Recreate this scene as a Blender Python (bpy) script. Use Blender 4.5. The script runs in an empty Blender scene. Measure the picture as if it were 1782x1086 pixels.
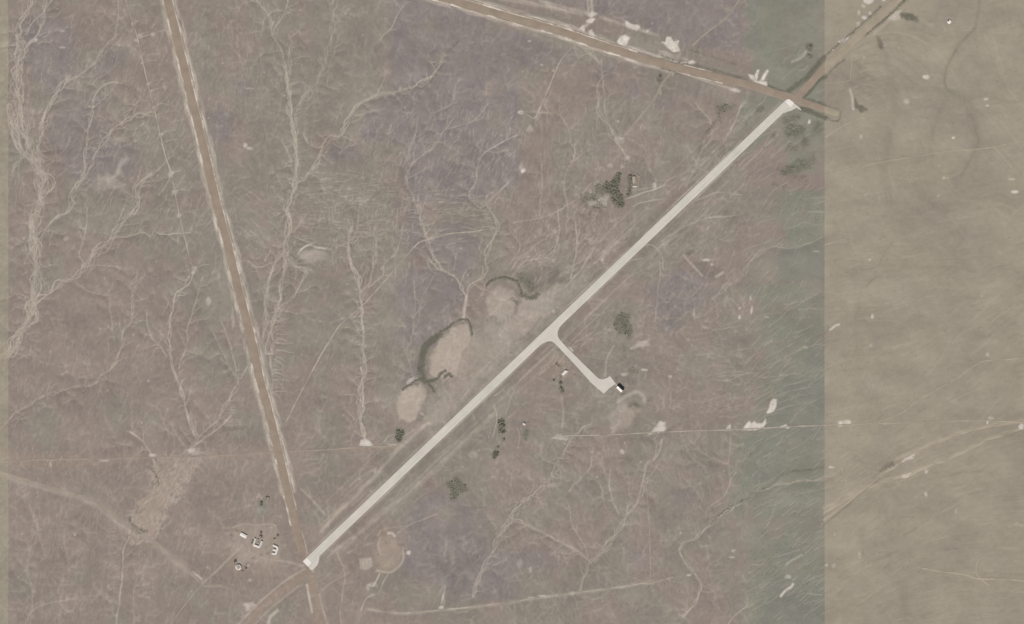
import bpy, math, random
import numpy as np
from mathutils import Vector

# ------------------------------------------------------------------ camera, light, exposure
S = 1.6                                   # metres per photograph pixel
PW, PH = 1782, 1086
ALT = 5200.0
scn = bpy.context.scene
COL = scn.collection
cam_d = bpy.data.cameras.new('camera'); cam = bpy.data.objects.new('camera', cam_d); COL.objects.link(cam)
cam.location = (0, 0, ALT); cam.rotation_euler = (0, 0, 0)
cam_d.sensor_width = 36; cam_d.lens = 36 * ALT / (PW * S)
cam_d.clip_start = 5; cam_d.clip_end = 80000
scn.camera = cam

SUN_EL, SUN_AZ = math.radians(47), math.radians(195)     # azimuth clockwise from north (+Y): sun in the south, shadows to the north
world = bpy.data.worlds.new('World'); scn.world = world; world.use_nodes = True
wn = world.node_tree.nodes; wl = world.node_tree.links
sky = wn.new('ShaderNodeTexSky'); sky.sky_type = 'NISHITA'; sky.sun_disc = False
sky.sun_elevation = SUN_EL; sky.sun_rotation = SUN_AZ; sky.dust_density = 2.0
wl.new(sky.outputs[0], wn['Background'].inputs[0]); wn['Background'].inputs[1].default_value = 0.07
sun_d = bpy.data.lights.new('sun', 'SUN'); sun_d.energy = 3.1; sun_d.angle = math.radians(0.5); sun_d.color = (1, .965, .92)
sun = bpy.data.objects.new('sun', sun_d); COL.objects.link(sun)
sv = Vector((math.sin(SUN_AZ) * math.cos(SUN_EL), math.cos(SUN_AZ) * math.cos(SUN_EL), math.sin(SUN_EL)))
sun.rotation_euler = sv.to_track_quat('Z', 'Y').to_euler(); sun.location = (0, 0, 3000)
scn.view_settings.view_transform = 'Standard'; scn.view_settings.look = 'None'
scn.view_settings.gamma = 1; scn.view_settings.exposure = 0; scn.view_settings.use_curve_mapping = False
scn.cycles.filter_width = 1.45

random.seed(7); rng = np.random.default_rng(11)

# colours below are written as the photograph's sRGB values; K is the measured light per unit of albedo, so A() is the albedo
K = np.array([0.935, 0.94, 0.97])
def A(r, g, b):
    c = np.array([r, g, b]) / 255.0
    lin = np.where(c <= .04045, c / 12.92, ((c + .055) / 1.055) ** 2.4)
    return tuple(np.clip(lin / K, 0, .85)) + (1,)

def W(px, py, z=0.0): return ((px - PW / 2) * S, (PH / 2 - py) * S, z)

# ------------------------------------------------------------------ numpy helpers
def gnoise(X, Y, scale, seed):
    r = np.random.default_rng(seed); P = 256
    ang = r.random((P, P)) * 2 * np.pi; gx = np.cos(ang).astype(np.float32); gy = np.sin(ang).astype(np.float32)
    x = X / scale; y = Y / scale
    xi = np.floor(x).astype(np.int32); yi = np.floor(y).astype(np.int32)
    fx = (x - xi).astype(np.float32); fy = (y - yi).astype(np.float32)
    u = fx * fx * fx * (fx * (fx * 6 - 15) + 10); v = fy * fy * fy * (fy * (fy * 6 - 15) + 10)
    def d(i, j):
        a = (xi + i) & 255; b = (yi + j) & 255
        return gx[a, b] * (fx - i) + gy[a, b] * (fy - j)
    n0 = d(0, 0) * (1 - u) + d(1, 0) * u; n1 = d(0, 1) * (1 - u) + d(1, 1) * u
    return (n0 * (1 - v) + n1 * v) * 1.5
def fbm(X, Y, scale, seed, octv=4, g=.5):
    o = 0; a = 1; t = 0
    for k in range(octv):
        o = o + a * gnoise(X, Y, scale / 2 ** k, seed + k * 17); t += a; a *= g
    return o / t * 1.5
def sstep(x, a, b):
    t = np.clip((x - a) / (b - a), 0, 1); return t * t * (3 - 2 * t)

STEP = 1.5
X0, Y0, X1, Y1 = -30.0, -30.0, 1812.0, 1116.0
gx_ = np.arange(X0, X1 + .1, STEP); gy_ = np.arange(Y0, Y1 + .1, STEP)
GX, GY = np.meshgrid(gx_, gy_)
H_, W_ = GX.shape

def resample(pts, step):
    p = np.array(pts, float); seg = np.hypot(*np.diff(p, axis=0).T); s = np.r_[0, np.cumsum(seg)]
    n = max(2, int(s[-1] / step) + 1); t = np.linspace(0, s[-1], n)
    return np.c_[np.interp(t, s, p[:, 0]), np.interp(t, s, p[:, 1])], t
def smooth(pts, step=3):
    # Catmull-Rom through the points
    p = np.array(pts, float)
    if len(p) < 3: return resample(p, step)[0]
    q = np.vstack([2 * p[0] - p[1], p, 2 * p[-1] - p[-2]]); out = []
    for i in range(1, len(q) - 2):
        a, b, c, d = q[i - 1:i + 3]
        for t in np.linspace(0, 1, 6, endpoint=False):
            out.append(.5 * ((2 * b) + (c - a) * t + (2 * a - 5 * b + 4 * c - d) * t * t + (3 * b - a - 3 * c + d) * t ** 3))
    out.append(p[-1]); return resample(out, step)[0]
def wiggle(p, amp, wl_, seed):
    t = np.arange(len(p)) * 3.0
    n1 = gnoise(t, t * 0 + 3.3, wl_, seed) ; n2 = gnoise(t, t * 0 + 9.1, wl_ * .4, seed + 5)
    d = np.gradient(p, axis=0); L = np.hypot(d[:, 0], d[:, 1]) + 1e-6; nrm = np.c_[-d[:, 1], d[:, 0]] / L[:, None]
    return p + nrm * ((n1 + .45 * n2) * amp)[:, None]
def draw(mask, p, w, val=1.0, taper=False, mode='max', vary=0.0, seed=1):
    """soft line of half-width w (px) along the points p"""
    n = len(p)
    vv = np.ones(n) if not vary else np.clip(1 - vary * (.5 + gnoise(np.arange(n) * 3.0, np.zeros(n) + seed * 1.7, 22, seed)), .05, 1.3)
    for i in range(n - 1):
        (ax, ay), (bx, by) = p[i], p[i + 1]
        ww = w * (1 - .75 * i / n) if taper else w
        r = ww * 2.2 + STEP
        i0 = max(0, int((min(ax, bx) - r - X0) / STEP)); i1 = min(W_, int((max(ax, bx) + r - X0) / STEP) + 2)
        j0 = max(0, int((min(ay, by) - r - Y0) / STEP)); j1 = min(H_, int((max(ay, by) + r - Y0) / STEP) + 2)
        if i1 <= i0 or j1 <= j0: continue
        x = gx_[i0:i1][None, :] - ax; y = gy_[j0:j1][:, None] - ay
        dx, dy = bx - ax, by - ay; L = dx * dx + dy * dy + 1e-9
        t = np.clip((x * dx + y * dy) / L, 0, 1); d2 = (x - t * dx) ** 2 + (y - t * dy) ** 2
        v = np.exp(-(d2 / (ww * ww)) ** 1.4) * (val * vv[i] * ((1 - .6 * i / n) if taper else 1))
        sub = mask[j0:j1, i0:i1]; np.maximum(sub, v, out=sub)
sdx = fbm(GX, GY, 16, 301, 3) ; sdy = fbm(GX, GY, 16, 401, 3)
def poly(mask, pts, val=1.0, soft=2.0, warp=4.0):
    p = np.array(pts, float); m = soft * 3 + warp * 2 + 4
    i0 = max(0, int((p[:, 0].min() - m - X0) / STEP)); i1 = min(W_, int((p[:, 0].max() + m - X0) / STEP) + 2)
    j0 = max(0, int((p[:, 1].min() - m - Y0) / STEP)); j1 = min(H_, int((p[:, 1].max() + m - Y0) / STEP) + 2)
    if i1 <= i0 or j1 <= j0: return
    x = GX[j0:j1, i0:i1] + warp * sdx[j0:j1, i0:i1]; y = GY[j0:j1, i0:i1] + warp * sdy[j0:j1, i0:i1]
    ins = np.zeros(x.shape, bool); dm = np.full(x.shape, 1e9)
    q = np.vstack([p, p[:1]])
    for (ax, ay), (bx, by) in zip(q[:-1], q[1:]):
        dx, dy = bx - ax, by - ay
        t = np.clip(((x - ax) * dx + (y - ay) * dy) / (dx * dx + dy * dy + 1e-9), 0, 1)
        dm = np.minimum(dm, (x - ax - t * dx) ** 2 + (y - ay - t * dy) ** 2)
        c = (ay > y) != (by > y)
        ins ^= c & (x < (bx - ax) * (y - ay) / ((by - ay) if by != ay else 1e-9) + ax)
    sd = np.sqrt(dm) * np.where(ins, 1, -1)
    sub = mask[j0:j1, i0:i1]; np.maximum(sub, val * sstep(sd, -soft, soft), out=sub)
def ell(mask, cx, cy, rx, ry, val=1.0, soft=.3, warp=5.0, rot=0):
    m = max(rx, ry) * (1 + soft) + warp * 2 + 3
    i0 = max(0, int((cx - m - X0) / STEP)); i1 = min(W_, int((cx + m - X0) / STEP) + 2)
    j0 = max(0, int((cy - m - Y0) / STEP)); j1 = min(H_, int((cy + m - Y0) / STEP) + 2)
    if i1 <= i0 or j1 <= j0: return
    x = GX[j0:j1, i0:i1] + warp * sdx[j0:j1, i0:i1] - cx; y = GY[j0:j1, i0:i1] + warp * sdy[j0:j1, i0:i1] - cy
    c, s = math.cos(rot), math.sin(rot); u = (x * c + y * s) / rx; v = (-x * s + y * c) / ry
    d = np.sqrt(u * u + v * v)
    sub = mask[j0:j1, i0:i1]; np.maximum(sub, val * (1 - sstep(d, 1 - soft, 1 + soft)), out=sub)
def blur(a, n=1):
    for _ in range(n):
        a = np.pad(a, 1, mode='edge'); a = (a[:, :-2] + 2 * a[:, 1:-1] + a[:, 2:]) / 4; a = (a[:-2] + 2 * a[1:-1] + a[2:]) / 4
    return a
def Z(): return np.zeros((H_, W_))
sand, white, scrub, scrubl, red, green, greyb, purple, dark = (Z() for _ in range(9))
chan = Z()                                # main water courses, used to steer the rills

ROAD_W = [(288,-30),(292,0),(307,60),(326,140),(353,250),(379,362),(398,430),(414,500),(435,578),(451,655),(470,724),(490,808),(511,900),(526,960)]
ROAD_N = [(690,-30),(770,-5),(892,31),(975,54),(1060,83),(1150,110),(1230,130),(1300,147),(1352,163),(1388,174)]
ROAD_STUB = [(1388,174),(1435,190),(1460,198)]
ROAD_NE = [(1388,168),(1435,119),(1480,76),(1530,28),(1575,-15),(1600,-40)]

# ------------------------------------------------------------------ drainage, traced (photograph pixels)
def striae(q, ang, gap, val, L=(12, 34), wav=.5, w=.9):
    xs = [p[0] for p in q]; ys = [p[1] for p in q]; n = int((max(xs) - min(xs)) * (max(ys) - min(ys)) / (gap * sum(L) / 2))
    for _ in range(n):
        x, y = random.uniform(min(xs), max(xs)), random.uniform(min(ys), max(ys))
        if not inside(x, y, q): continue
        l = random.uniform(*L); a = ang + random.uniform(-.2, .2); p = [(x, y)]
        for k in range(int(l / 4)): p.append((p[-1][0] + 4 * math.cos(a), p[-1][1] + 4 * math.sin(a))); a += random.uniform(-wav, wav) * .6
        p = np.array(p)
        if len(p) < 2: continue
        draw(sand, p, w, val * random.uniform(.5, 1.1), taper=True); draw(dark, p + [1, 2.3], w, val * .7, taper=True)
def inside(x, y, q):
    r = False
    for i in range(len(q)):
        (ax, ay), (bx, by) = q[i], q[(i + 1) % len(q)]
        if (ay > y) != (by > y) and x < (bx - ax) * (y - ay) / (by - ay) + ax: r = not r
    return r
def channel(pts, w=1.3, val=.6, amp=1.5, n=1, width=0, seed=None, bank=.5, steer=True):
    seed = seed or random.randrange(1, 9999)
    if n > 1: n = int(n * 1.5 + .5)
    base = smooth(pts)
    for k in range(n):
        p = wiggle(base, amp, 26, seed + k * 31)
        if width: p = wiggle(p, width * 1.7, 26 + 3 * width, seed + k * 77)
        draw(sand, p, (w if n == 1 else w * .72) * random.uniform(.8, 1.05), min(1, 1.7 * val) * (1 if k == 0 else random.uniform(.55, .95)), vary=.6, seed=seed + k)
        if bank:
            q = p + np.array([random.choice([-1, 1]) * (w + 1.2), -w * .5])
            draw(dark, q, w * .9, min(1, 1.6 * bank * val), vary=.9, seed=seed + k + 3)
    if steer: draw(chan, base, 1.5, 1)
    if steer and base[0][0] < 1290 and base[-1][0] < 1290: tribs(base, val, 3 if n > 1 else 2)
def tribs(base, val, depth):
    i = random.randrange(3, 9)
    while i < len(base) - 2:
        d = base[i - 1] - base[i + 1]; a = math.atan2(d[1], d[0]) + random.choice([-1, 1]) * random.uniform(.5, 1.15); L = random.uniform(14, 52) * (1 if depth == 3 else .8 if depth == 2 else .45)
        q = [base[i]]
        for k in range(max(3, int(L / 3.2))):
            a += random.uniform(-.38, .38); q.append(q[-1] + 3.2 * np.array([math.cos(a), math.sin(a)]))
        q = np.array(q); vv = min(.75, val * random.uniform(.7, 1.2))
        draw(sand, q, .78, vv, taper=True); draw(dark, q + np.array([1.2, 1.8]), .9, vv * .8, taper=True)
        if depth > 1:
            draw(chan, q, 1.2, 1); tribs(q, vv * .85, depth - 1)
        i += random.randrange(4, 11) if depth >= 2 else random.randrange(3, 8)
def feather(pts, side=1, length=28, gap=5, val=.4, bend=.6, w=.9, both=False):
    p, t = resample(smooth(pts), gap)
    d = np.gradient(p, axis=0)
    for i in range(1, len(p) - 1):
        for sd in ((1, -1) if both else (side,)):
            if random.random() < .15: continue
            L = length * random.uniform(.45, 1.15); a = math.atan2(d[i, 1], d[i, 0]) + sd * math.pi / 2 + random.uniform(-.25, .25)
            q = [p[i] + np.array([random.uniform(-1.5, 1.5), random.uniform(-1.5, 1.5)])]; n = max(3, int(L / 3)); bb = bend * random.uniform(.5, 1.4)
            for k in range(n):
                q.append(q[-1] + 3 * np.array([math.cos(a), math.sin(a)])); a += -sd * bb / n + random.uniform(-.22, .22)
            draw(sand, np.array(q), w, val * random.uniform(.5, 1.1), taper=True)
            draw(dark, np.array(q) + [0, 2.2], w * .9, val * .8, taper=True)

river = [(30,60),(32,110),(30,150),(35,200),(50,250),(65,290),(76,320),(68,350),(56,390),(60,430),(62,470),(55,520),(50,550),(30,590),(14,615),(-30,650)]
channel(river, 1.3, .62, 1.5, 7, 11)
channel(river[4:], 1.5, .5, 1.2, 3, 7)
channel([(52,-20),(50,5),(44,25),(33,55),(30,90),(28,140),(34,190),(40,240)], 1.3, .6, 2, 3, 6)
channel([(84,-20),(78,5),(72,35),(62,68),(46,82),(33,105)], 1.2, .55, 2, 3, 4)
channel([(95,-5),(75,20),(60,35),(45,60)], 1, .5, 2, 1)
channel([(15,180),(25,225),(40,262),(58,285),(72,305)], 1.4, .6, 2, 3, 5)
channel([(15,205),(22,240),(35,262),(55,282)], 1.4, .6, 2, 2, 4)
channel([(120,138),(96,168),(84,190),(72,215),(68,245),(66,275),(74,302)], 1.3, .55, 2, 3, 5)
channel([(202,60),(182,82),(168,104),(142,130),(120,140)], 1.1, .4, 2, 2, 3)
channel([(205,0),(205,30),(200,60)], .9, .3, 2)
channel([(205,143),(180,148),(165,170),(155,212),(152,245),(148,270),(146,295)], 1.1, .5, 2, 2, 3)
channel([(262,195),(218,210),(196,225),(186,243),(165,270),(160,285),(146,312),(127,330),(122,362),(102,378),(78,397),(64,412)], 1.2, .55, 1.8, 2, 5)
channel([(150,290),(145,310),(130,328)], 1.1, .5, 1.5, 2, 3)
channel([(170,260),(176,245),(192,232)], 1, .4)
channel([(262,300),(240,330),(236,362),(215,385),(200,405),(190,422),(165,440),(145,460),(130,480),(100,497),(76,517),(60,533),(54,548)], 1.3, .55, 1.8, 3, 7)
channel([(216,362),(205,385),(195,405),(188,420)], 1.1, .45)
channel([(330,405),(282,408),(268,400),(262,412),(250,405),(236,408),(215,412),(196,415)], 1.1, .45, 2)
channel([(152,362),(150,400),(140,430),(138,445),(145,458)], 1, .38, 2)
channel([(145,465),(170,462),(195,463),(215,470)], 1, .35)
channel([(130,492),(150,505),(165,510),(190,515)], 1, .35)
channel([(238,480),(230,520),(228,560),(213,580),(210,602),(200,632),(190,645),(175,655),(160,670),(130,674),(100,682),(75,690),(50,705),(28,720),(0,745)], 1.1, .38, 2.5, 2, 3)
channel([(275,340),(290,320),(300,300)], .9, .3)
channel([(188,500),(194,560),(198,590)], .8, .22)
channel([(300,270),(270,300),(235,320),(228,362)], .9, .3, 2)
channel([(245,290),(240,310),(232,330)], .9, .3)
channel([(337,472),(331,492),(311,510),(299,540),(295,590),(300,640),(311,672),(321,702),(325,722),(336,750),(343,758)], 1.4, .6, 1.6, 2, 3)
channel([(352,482),(342,520),(331,555),(325,575),(326,600),(315,625),(312,642)], 1.1, .42, 2)
channel([(255,545),(260,580),(275,600),(290,620)], 1, .35, 2)
channel([(370,578),(386,610),(400,640),(415,662)], 1, .3, 2); channel([(385,560),(400,600),(408,630),(416,660),(432,635),(440,610)], 1, .35)
channel([(416,662),(402,690),(384,722),(364,745),(346,760),(334,785)], 1.2, .45, 1.6, 2, 3)
channel([(402,724),(378,748),(356,762),(336,778)], 1.6, .5)
channel([(226,752),(250,770),(264,792)], 1.6, .42); channel([(195,770),(225,775)], 1, .2)
channel([(325,722),(338,752),(344,762)], 1.3, .45, 2, 2, 4)
channel([(300,745),(312,765),(320,775)], 1, .3)
channel([(225,935),(214,960),(213,1000),(206,1055),(200,1095)], 1.3, .38, 2)
channel([(233,1086),(232,1040),(238,1000)], 1, .2)
channel([(55,890),(65,920),(55,960),(45,990),(55,1030),(52,1090)], 1.2, .28, 3, 2, 5)
channel([(115,1045),(85,1050),(60,1060),(40,1090)], 1, .25, 2)
channel([(116,900),(112,950),(118,985),(100,1030)], 1, .15, 3)
# middle column
striae([(520,300),(600,290),(700,330),(860,330),(870,420),(740,430),(640,440),(520,420)], .05, 6, .42, (12, 40), .4)
striae([(395,330),(480,320),(500,430),(430,470)], .75, 6, .4, (14, 34), .35)
striae([(560,330),(720,340),(720,470),(580,470)], 1.5, 8, .42, (14, 40), .4)
striae([(20,100),(90,100),(100,330),(20,330)], 1.65, 7, .36, (15, 50), .3)
striae([(100,20),(330,20),(430,430),(120,430)], 2.0, 11, .3, (12, 40), .5)
striae([(330,0),(480,0),(500,250),(380,260)], 1.4, 9, .3, (10, 30), .7)
striae([(620,200),(900,180),(900,360),(640,380)], 1.9, 8, .34, (8, 26), .7)
striae([(880,190),(1180,180),(1120,330),(900,520)], 1.6, 9, .3, (10, 40), .5)
striae([(900,380),(1060,340),(1040,480),(900,520)], 2.3, 7, .4, (8, 28), .6)
striae([(20,560),(440,560),(500,1080),(20,1080)], 1.8, 15, .25, (12, 50), .4)
striae([(560,560),(760,560),(700,740),(520,760)], 1.9, 14, .22, (12, 40), .5)
striae([(860,760),(1260,760),(1270,1060),(850,1060)], 1.1, 12, .24, (12, 50), .4)
striae([(900,600),(1300,520),(1300,740),(900,740)], .3, 13, .22, (12, 46), .4)
striae([(1180,300),(1300,230),(1420,300),(1400,560),(1100,560)], 2.2, 11, .26, (10, 40), .5)
G = [(498,130),(503,160),(505,200),(512,240),(515,280),(514,320),(505,345),(498,362),(503,385),(500,410),(498,440)]
channel([(446,-15),(452,5),(470,35),(473,60),(490,90),(498,130)], 1.2, .45, 2, 2, 3)
channel(G, 1.5, .58, 1.5, 4, 5)
channel([(502,-10),(496,20),(478,50),(472,62)], 1, .4)
channel([(500,60),(505,90),(503,130)], 1, .35, 2, 2, 4)
channel([(580,-15),(577,50),(572,90),(560,120),(545,150),(525,175),(515,200),(512,232)], 1.1, .32, 2, 2, 5)
channel([(590,60),(580,95),(570,125)], .9, .3)
channel([(775,95),(762,115),(745,140),(725,150),(705,156),(675,163),(655,168),(632,178),(615,192),(600,215),(592,235),(570,245),(558,265),(545,290),(530,310),(514,322)], 1.3, .48, 1.5, 3, 5)
draw(scrub, smooth([(800,70),(775,95),(765,120),(745,143),(715,155),(690,163)]), 1.6, .35)
channel([(702,10),(690,30),(680,50),(668,60),(662,70)], 1, .32)
channel([(527,232),(535,247),(552,258),(560,256)], 1, .38); channel([(592,235),(620,250),(605,255),(590,268)], 1, .3)
channel([(490,245),(500,262),(508,285)], 1, .3, 2, 2, 3)
channel([(498,440),(495,470),(488,495),(486,530),(476,560),(467,590),(463,615)], 1.5, .55, 1.5, 3, 4)
channel([(496,435),(480,452),(470,482),(462,520),(461,560),(458,600),(465,617)], 1.4, .5, 1.5, 3, 4)
channel([(498,440),(512,462),(530,472),(528,482),(520,502),(503,522),(490,535),(476,552),(473,600),(474,616)], 1.3, .5, 1.5, 2, 3)
channel([(480,455),(462,462),(446,465),(432,455)], 1.1, .45)
channel([(470,620),(473,650),(474,672)], 2.2, .35)
draw(sand, smooth([(463,615),(474,616)]), 2, .8)
channel([(518,442),(528,431),(540,426),(552,430),(575,434)], 1.8, 1.0, 1, steer=False); draw(white, smooth([(523,434),(533,428),(542,426)]), 1.6, .5); draw(white, smooth([(547,430),(568,434)]), 1.2, .4)
ell(sand, 545, 445, 28, 10, .35); poly(dark, [(510,445),(520,440),(530,470),(515,500),(498,515),(502,470)], .5)
feather([(530,470),(545,455),(560,445)], 1, 26, 4, .5, .2, 1.1)
feather([(474,540),(482,600),(476,640),(474,690)], -1, 36, 4.2, .62, .9, 1.1)
feather([(500,345),(505,320),(520,320)], 1, 45, 5, .35, .5)
feather([(460,320),(490,330),(500,345)], 1, 50, 6, .3, .5)
feather(G[3:], -1, 40, 5, .3, .5); feather(G[3:], 1, 50, 6, .28, .5)
channel([(612,395),(606,428),(611,460),(625,490),(627,520),(632,560),(630,600),(635,640),(629,672),(628,700),(627,740),(632,758),(636,770)], 1.5, .65, 1.5, 3, 4)
channel([(628,640),(632,690),(628,740),(634,765)], 1.6, .6, 2)
channel([(652,395),(655,430),(648,470),(645,490),(630,508)], 1.2, .45, 2, 2, 3)
channel([(626,355),(620,400),(613,420)], 1, .4, 2); channel([(700,395),(690,440),(668,460),(665,480),(640,500)], 1, .35, 2)
feather([(628,520),(630,600),(632,680)], 1, 34, 8, .28, .5, both=True)
channel([(728,340),(733,380),(744,420),(757,452),(770,470),(790,480),(805,505),(810,520),(808,545),(806,556)], 1.3, .55, 1.6, 2, 3)
draw(sand, smooth([(812,515),(808,540),(806,557)]), 2.4, .85)
channel([(745,450),(762,468),(778,472)], 1.2, .45, 2); channel([(794,440),(790,470)], 1, .35)
channel([(848,340),(862,385),(863,402),(850,432),(845,456),(838,480),(820,500),(812,515)], 1.3, .52, 1.6, 2, 4)
channel([(720,490),(722,540),(716,590),(708,610),(714,640),(722,660)], 1, .28, 2)
channel([(740,530),(722,550)], .9, .25); channel([(755,480),(735,520),(728,560)], .9, .2)
channel([(790,205),(775,222),(765,242),(755,255),(735,270),(712,290),(708,312),(716,335),(722,352),(728,372)], 1.2, .42, 1.8, 2, 3)
channel([(724,225),(712,262),(708,310)], 1, .38, 2, 2, 4)
channel([(900,235),(870,250),(845,265),(832,285),(828,315),(816,342),(836,362)], 1.2, .42, 2)
channel([(836,362),(852,350),(872,330),(885,318)], 1.1, .4); channel([(816,342),(830,350),(840,358)], 1.1, .4)
channel([(790,180),(760,195),(740,215)], .9, .25); channel([(850,180),(830,205),(812,215),(775,225)], .9, .25)
channel([(1010,80),(1035,100),(1046,130),(1040,150),(1042,190),(1055,215),(1070,240),(1085,265),(1096,280)], 1.3, .34, 1.8, 2, 4)
channel([(1046,105),(1050,150),(1053,195),(1066,235)], 1.1, .3, 2)
channel([(1000,250),(998,275),(985,300),(982,330),(988,365),(985,400)], 1.2, .36, 2); channel([(942,285),(943,330),(938,375)], 1, .3, 2)
channel([(960,190),(985,215),(995,250),(1000,262)], 1, .25, 3); channel([(930,195),(965,197),(975,190)], 1, .3)
channel([(1060,235),(1110,240),(1130,290),(1142,315)], .9, .2, 3)
channel([(1088,330),(1110,330),(1140,325),(1170,322)], 1.3, .4, 1, steer=False)
channel([(970,362),(973,400),(966,430),(950,448),(915,455),(892,480)], 1, .35, 2); channel([(1000,385),(1004,430),(992,485)], 1.2, .42, 2)
channel([(892,452),(918,440),(940,420),(972,402)], 1, .3, 2); channel([(1020,400),(1035,380),(1042,350)], 1, .3)
channel([(893,388),(930,381),(962,372),(986,358),(1010,340),(1030,318)], 1.2, .45, 1, steer=False)
channel([(890,470),(905,450),(935,445)], 1, .3); channel([(886,400),(905,430),(880,470)], 1, .3)
# lower middle / right
channel([(1030,740),(1010,752),(987,775),(975,800),(960,832),(945,850),(925,866),(900,886),(888,902),(872,930),(858,960),(845,985),(830,1012),(824,1040)], 1.4, .45, 1.8, 3, 5)
draw(scrub, smooth([(985,778),(974,800),(959,832),(940,854),(915,876),(893,895)]), 1.1, .35)
feather([(985,778),(960,832),(925,866)], -1, 24, 4, .42, .3)
channel([(890,903),(912,912),(950,930),(990,952),(1018,970),(1026,981),(1018,1003),(1010,1025),(1006,1036)], 1.3, .38, 2, 2, 3)
channel([(1152,765),(1142,793),(1126,810),(1116,850),(1110,872),(1095,890),(1080,915),(1064,940),(1050,962),(1026,980)], 1.3, .42, 2, 3, 4)
feather([(1142,793),(1116,850),(1080,915)], -1, 34, 6, .25, .4, both=True)
channel([(1062,818),(1060,850),(1070,880),(1077,895)], 1.2, .3, 2); channel([(1092,820),(1095,850),(1098,880)], 1, .22, 2)
channel([(1032,778),(1026,815),(1002,840),(990,856)], 1, .25, 2); channel([(1022,820),(1045,845),(1050,870)], 1, .22)
channel([(990,880),(996,915),(1015,945),(1024,972)], 1, .25, 2)
channel([(1448,830),(1400,838),(1360,842),(1338,848),(1310,862),(1290,875),(1260,892),(1235,915),(1215,932),(1190,948),(1186,966),(1196,986),(1210,1000),(1220,1020),(1212,1045),(1190,1075)], 1.2, .38, 1.8, 2, 3)
draw(scrub, smooth([(1435,812),(1400,820),(1370,822),(1338,845),(1300,868),(1262,888),(1235,915)]), 1.3, .45)
draw(scrub, smooth([(1188,965),(1192,978)]), 1.4, .4)
channel([(1270,745),(1271,780),(1268,810),(1270,842),(1256,868),(1232,885),(1229,902)], 1.1, .25, 2); channel([(1200,765),(1225,790),(1245,800),(1266,808)], 1.1, .25, 2)
channel([(1198,840),(1215,860),(1225,878)], .9, .2); channel([(1184,755),(1200,790),(1218,810)], .9, .2)
channel([(1220,1020),(1245,1030),(1242,1050)], 1, .2); channel([(1300,1055),(1275,1075),(1265,1090)], 1.2, .35)
channel([(1338,430),(1312,450),(1285,485),(1265,500),(1240,520)], 1.3, .3, 3, 2, 5)
channel([(1240,455),(1225,490),(1205,515)], 1, .15)
channel([(1435,410),(1390,430),(1340,430)], 1.2, .25); channel([(1370,540),(1400,525),(1425,510)], 1, .2, 3)
channel([(1340,690),(1352,660),(1372,630),(1400,600)], 1, .2, 3); channel([(1350,880),(1340,905),(1330,920)], 1, .2)
channel([(1210,180),(1235,210),(1238,240),(1222,262),(1205,300)], 1.1, .3, 2); channel([(1290,185),(1272,225),(1240,265)], 1.2, .3, 2)
channel([(1300,200),(1268,240),(1230,275),(1180,330)], 1.2, .28, 1, 2, 3, steer=False)
draw(dark, smooth([(1330,255),(1270,315),(1200,385)]), 1.6, .35, vary=.9); draw(dark, smooth([(1310,290),(1290,310)]), 2, .3)
for r, h in ((ROAD_W, 10.5), (ROAD_N, 9.5)):                          # thrown-up pale soil beside the graded roads
    p = resample(r, 4)[0]; d = np.gradient(p, axis=0); nn = np.c_[-d[:, 1], d[:, 0]] / np.hypot(d[:, 0], d[:, 1])[:, None]
    for sd in (-1, 1):
        q = p + nn * sd * (h + .8); q = q[:int(len(q) * (.9 if h > 10 else .7))]
        draw(sand, wiggle(q, 1.6, 18, 90 + sd), 2.4, .85, vary=.9, seed=91 + sd); draw(sand, wiggle(q + nn[:len(q)] * sd * 3.5, 2.5, 22, 95 + sd), 1.5, .5, vary=1, seed=97 + sd)
        draw(white, wiggle(q, 1.2, 18, 99 + sd), 1.7, .55, vary=2.6, seed=101 + sd)
for i in range(30):                                                 # loose strands on the plain beside the runway
    x, y = random.uniform(1180, 1400), random.uniform(540, 730); L = random.uniform(25, 80); a = random.uniform(-.35, -.05)
    channel([(x, y), (x + L * .5 * math.cos(a), y + L * .5 * math.sin(a) + random.uniform(-4, 4)), (x + L * math.cos(a), y + L * math.sin(a))], .9, random.uniform(.1, .3), 2, steer=False, bank=.6)
for i in range(60):
    x, y = random.uniform(1290, 1420), random.uniform(20, 1070); L = random.uniform(15, 60); a = random.uniform(-.7, .15)
    channel([(x, y), (x + L * .5 * math.cos(a), y + L * .5 * math.sin(a) + random.uniform(-4, 4)), (x + L * math.cos(a), y + L * math.sin(a))], 1, random.uniform(.08, .25), 2, steer=False, bank=.9)
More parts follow.
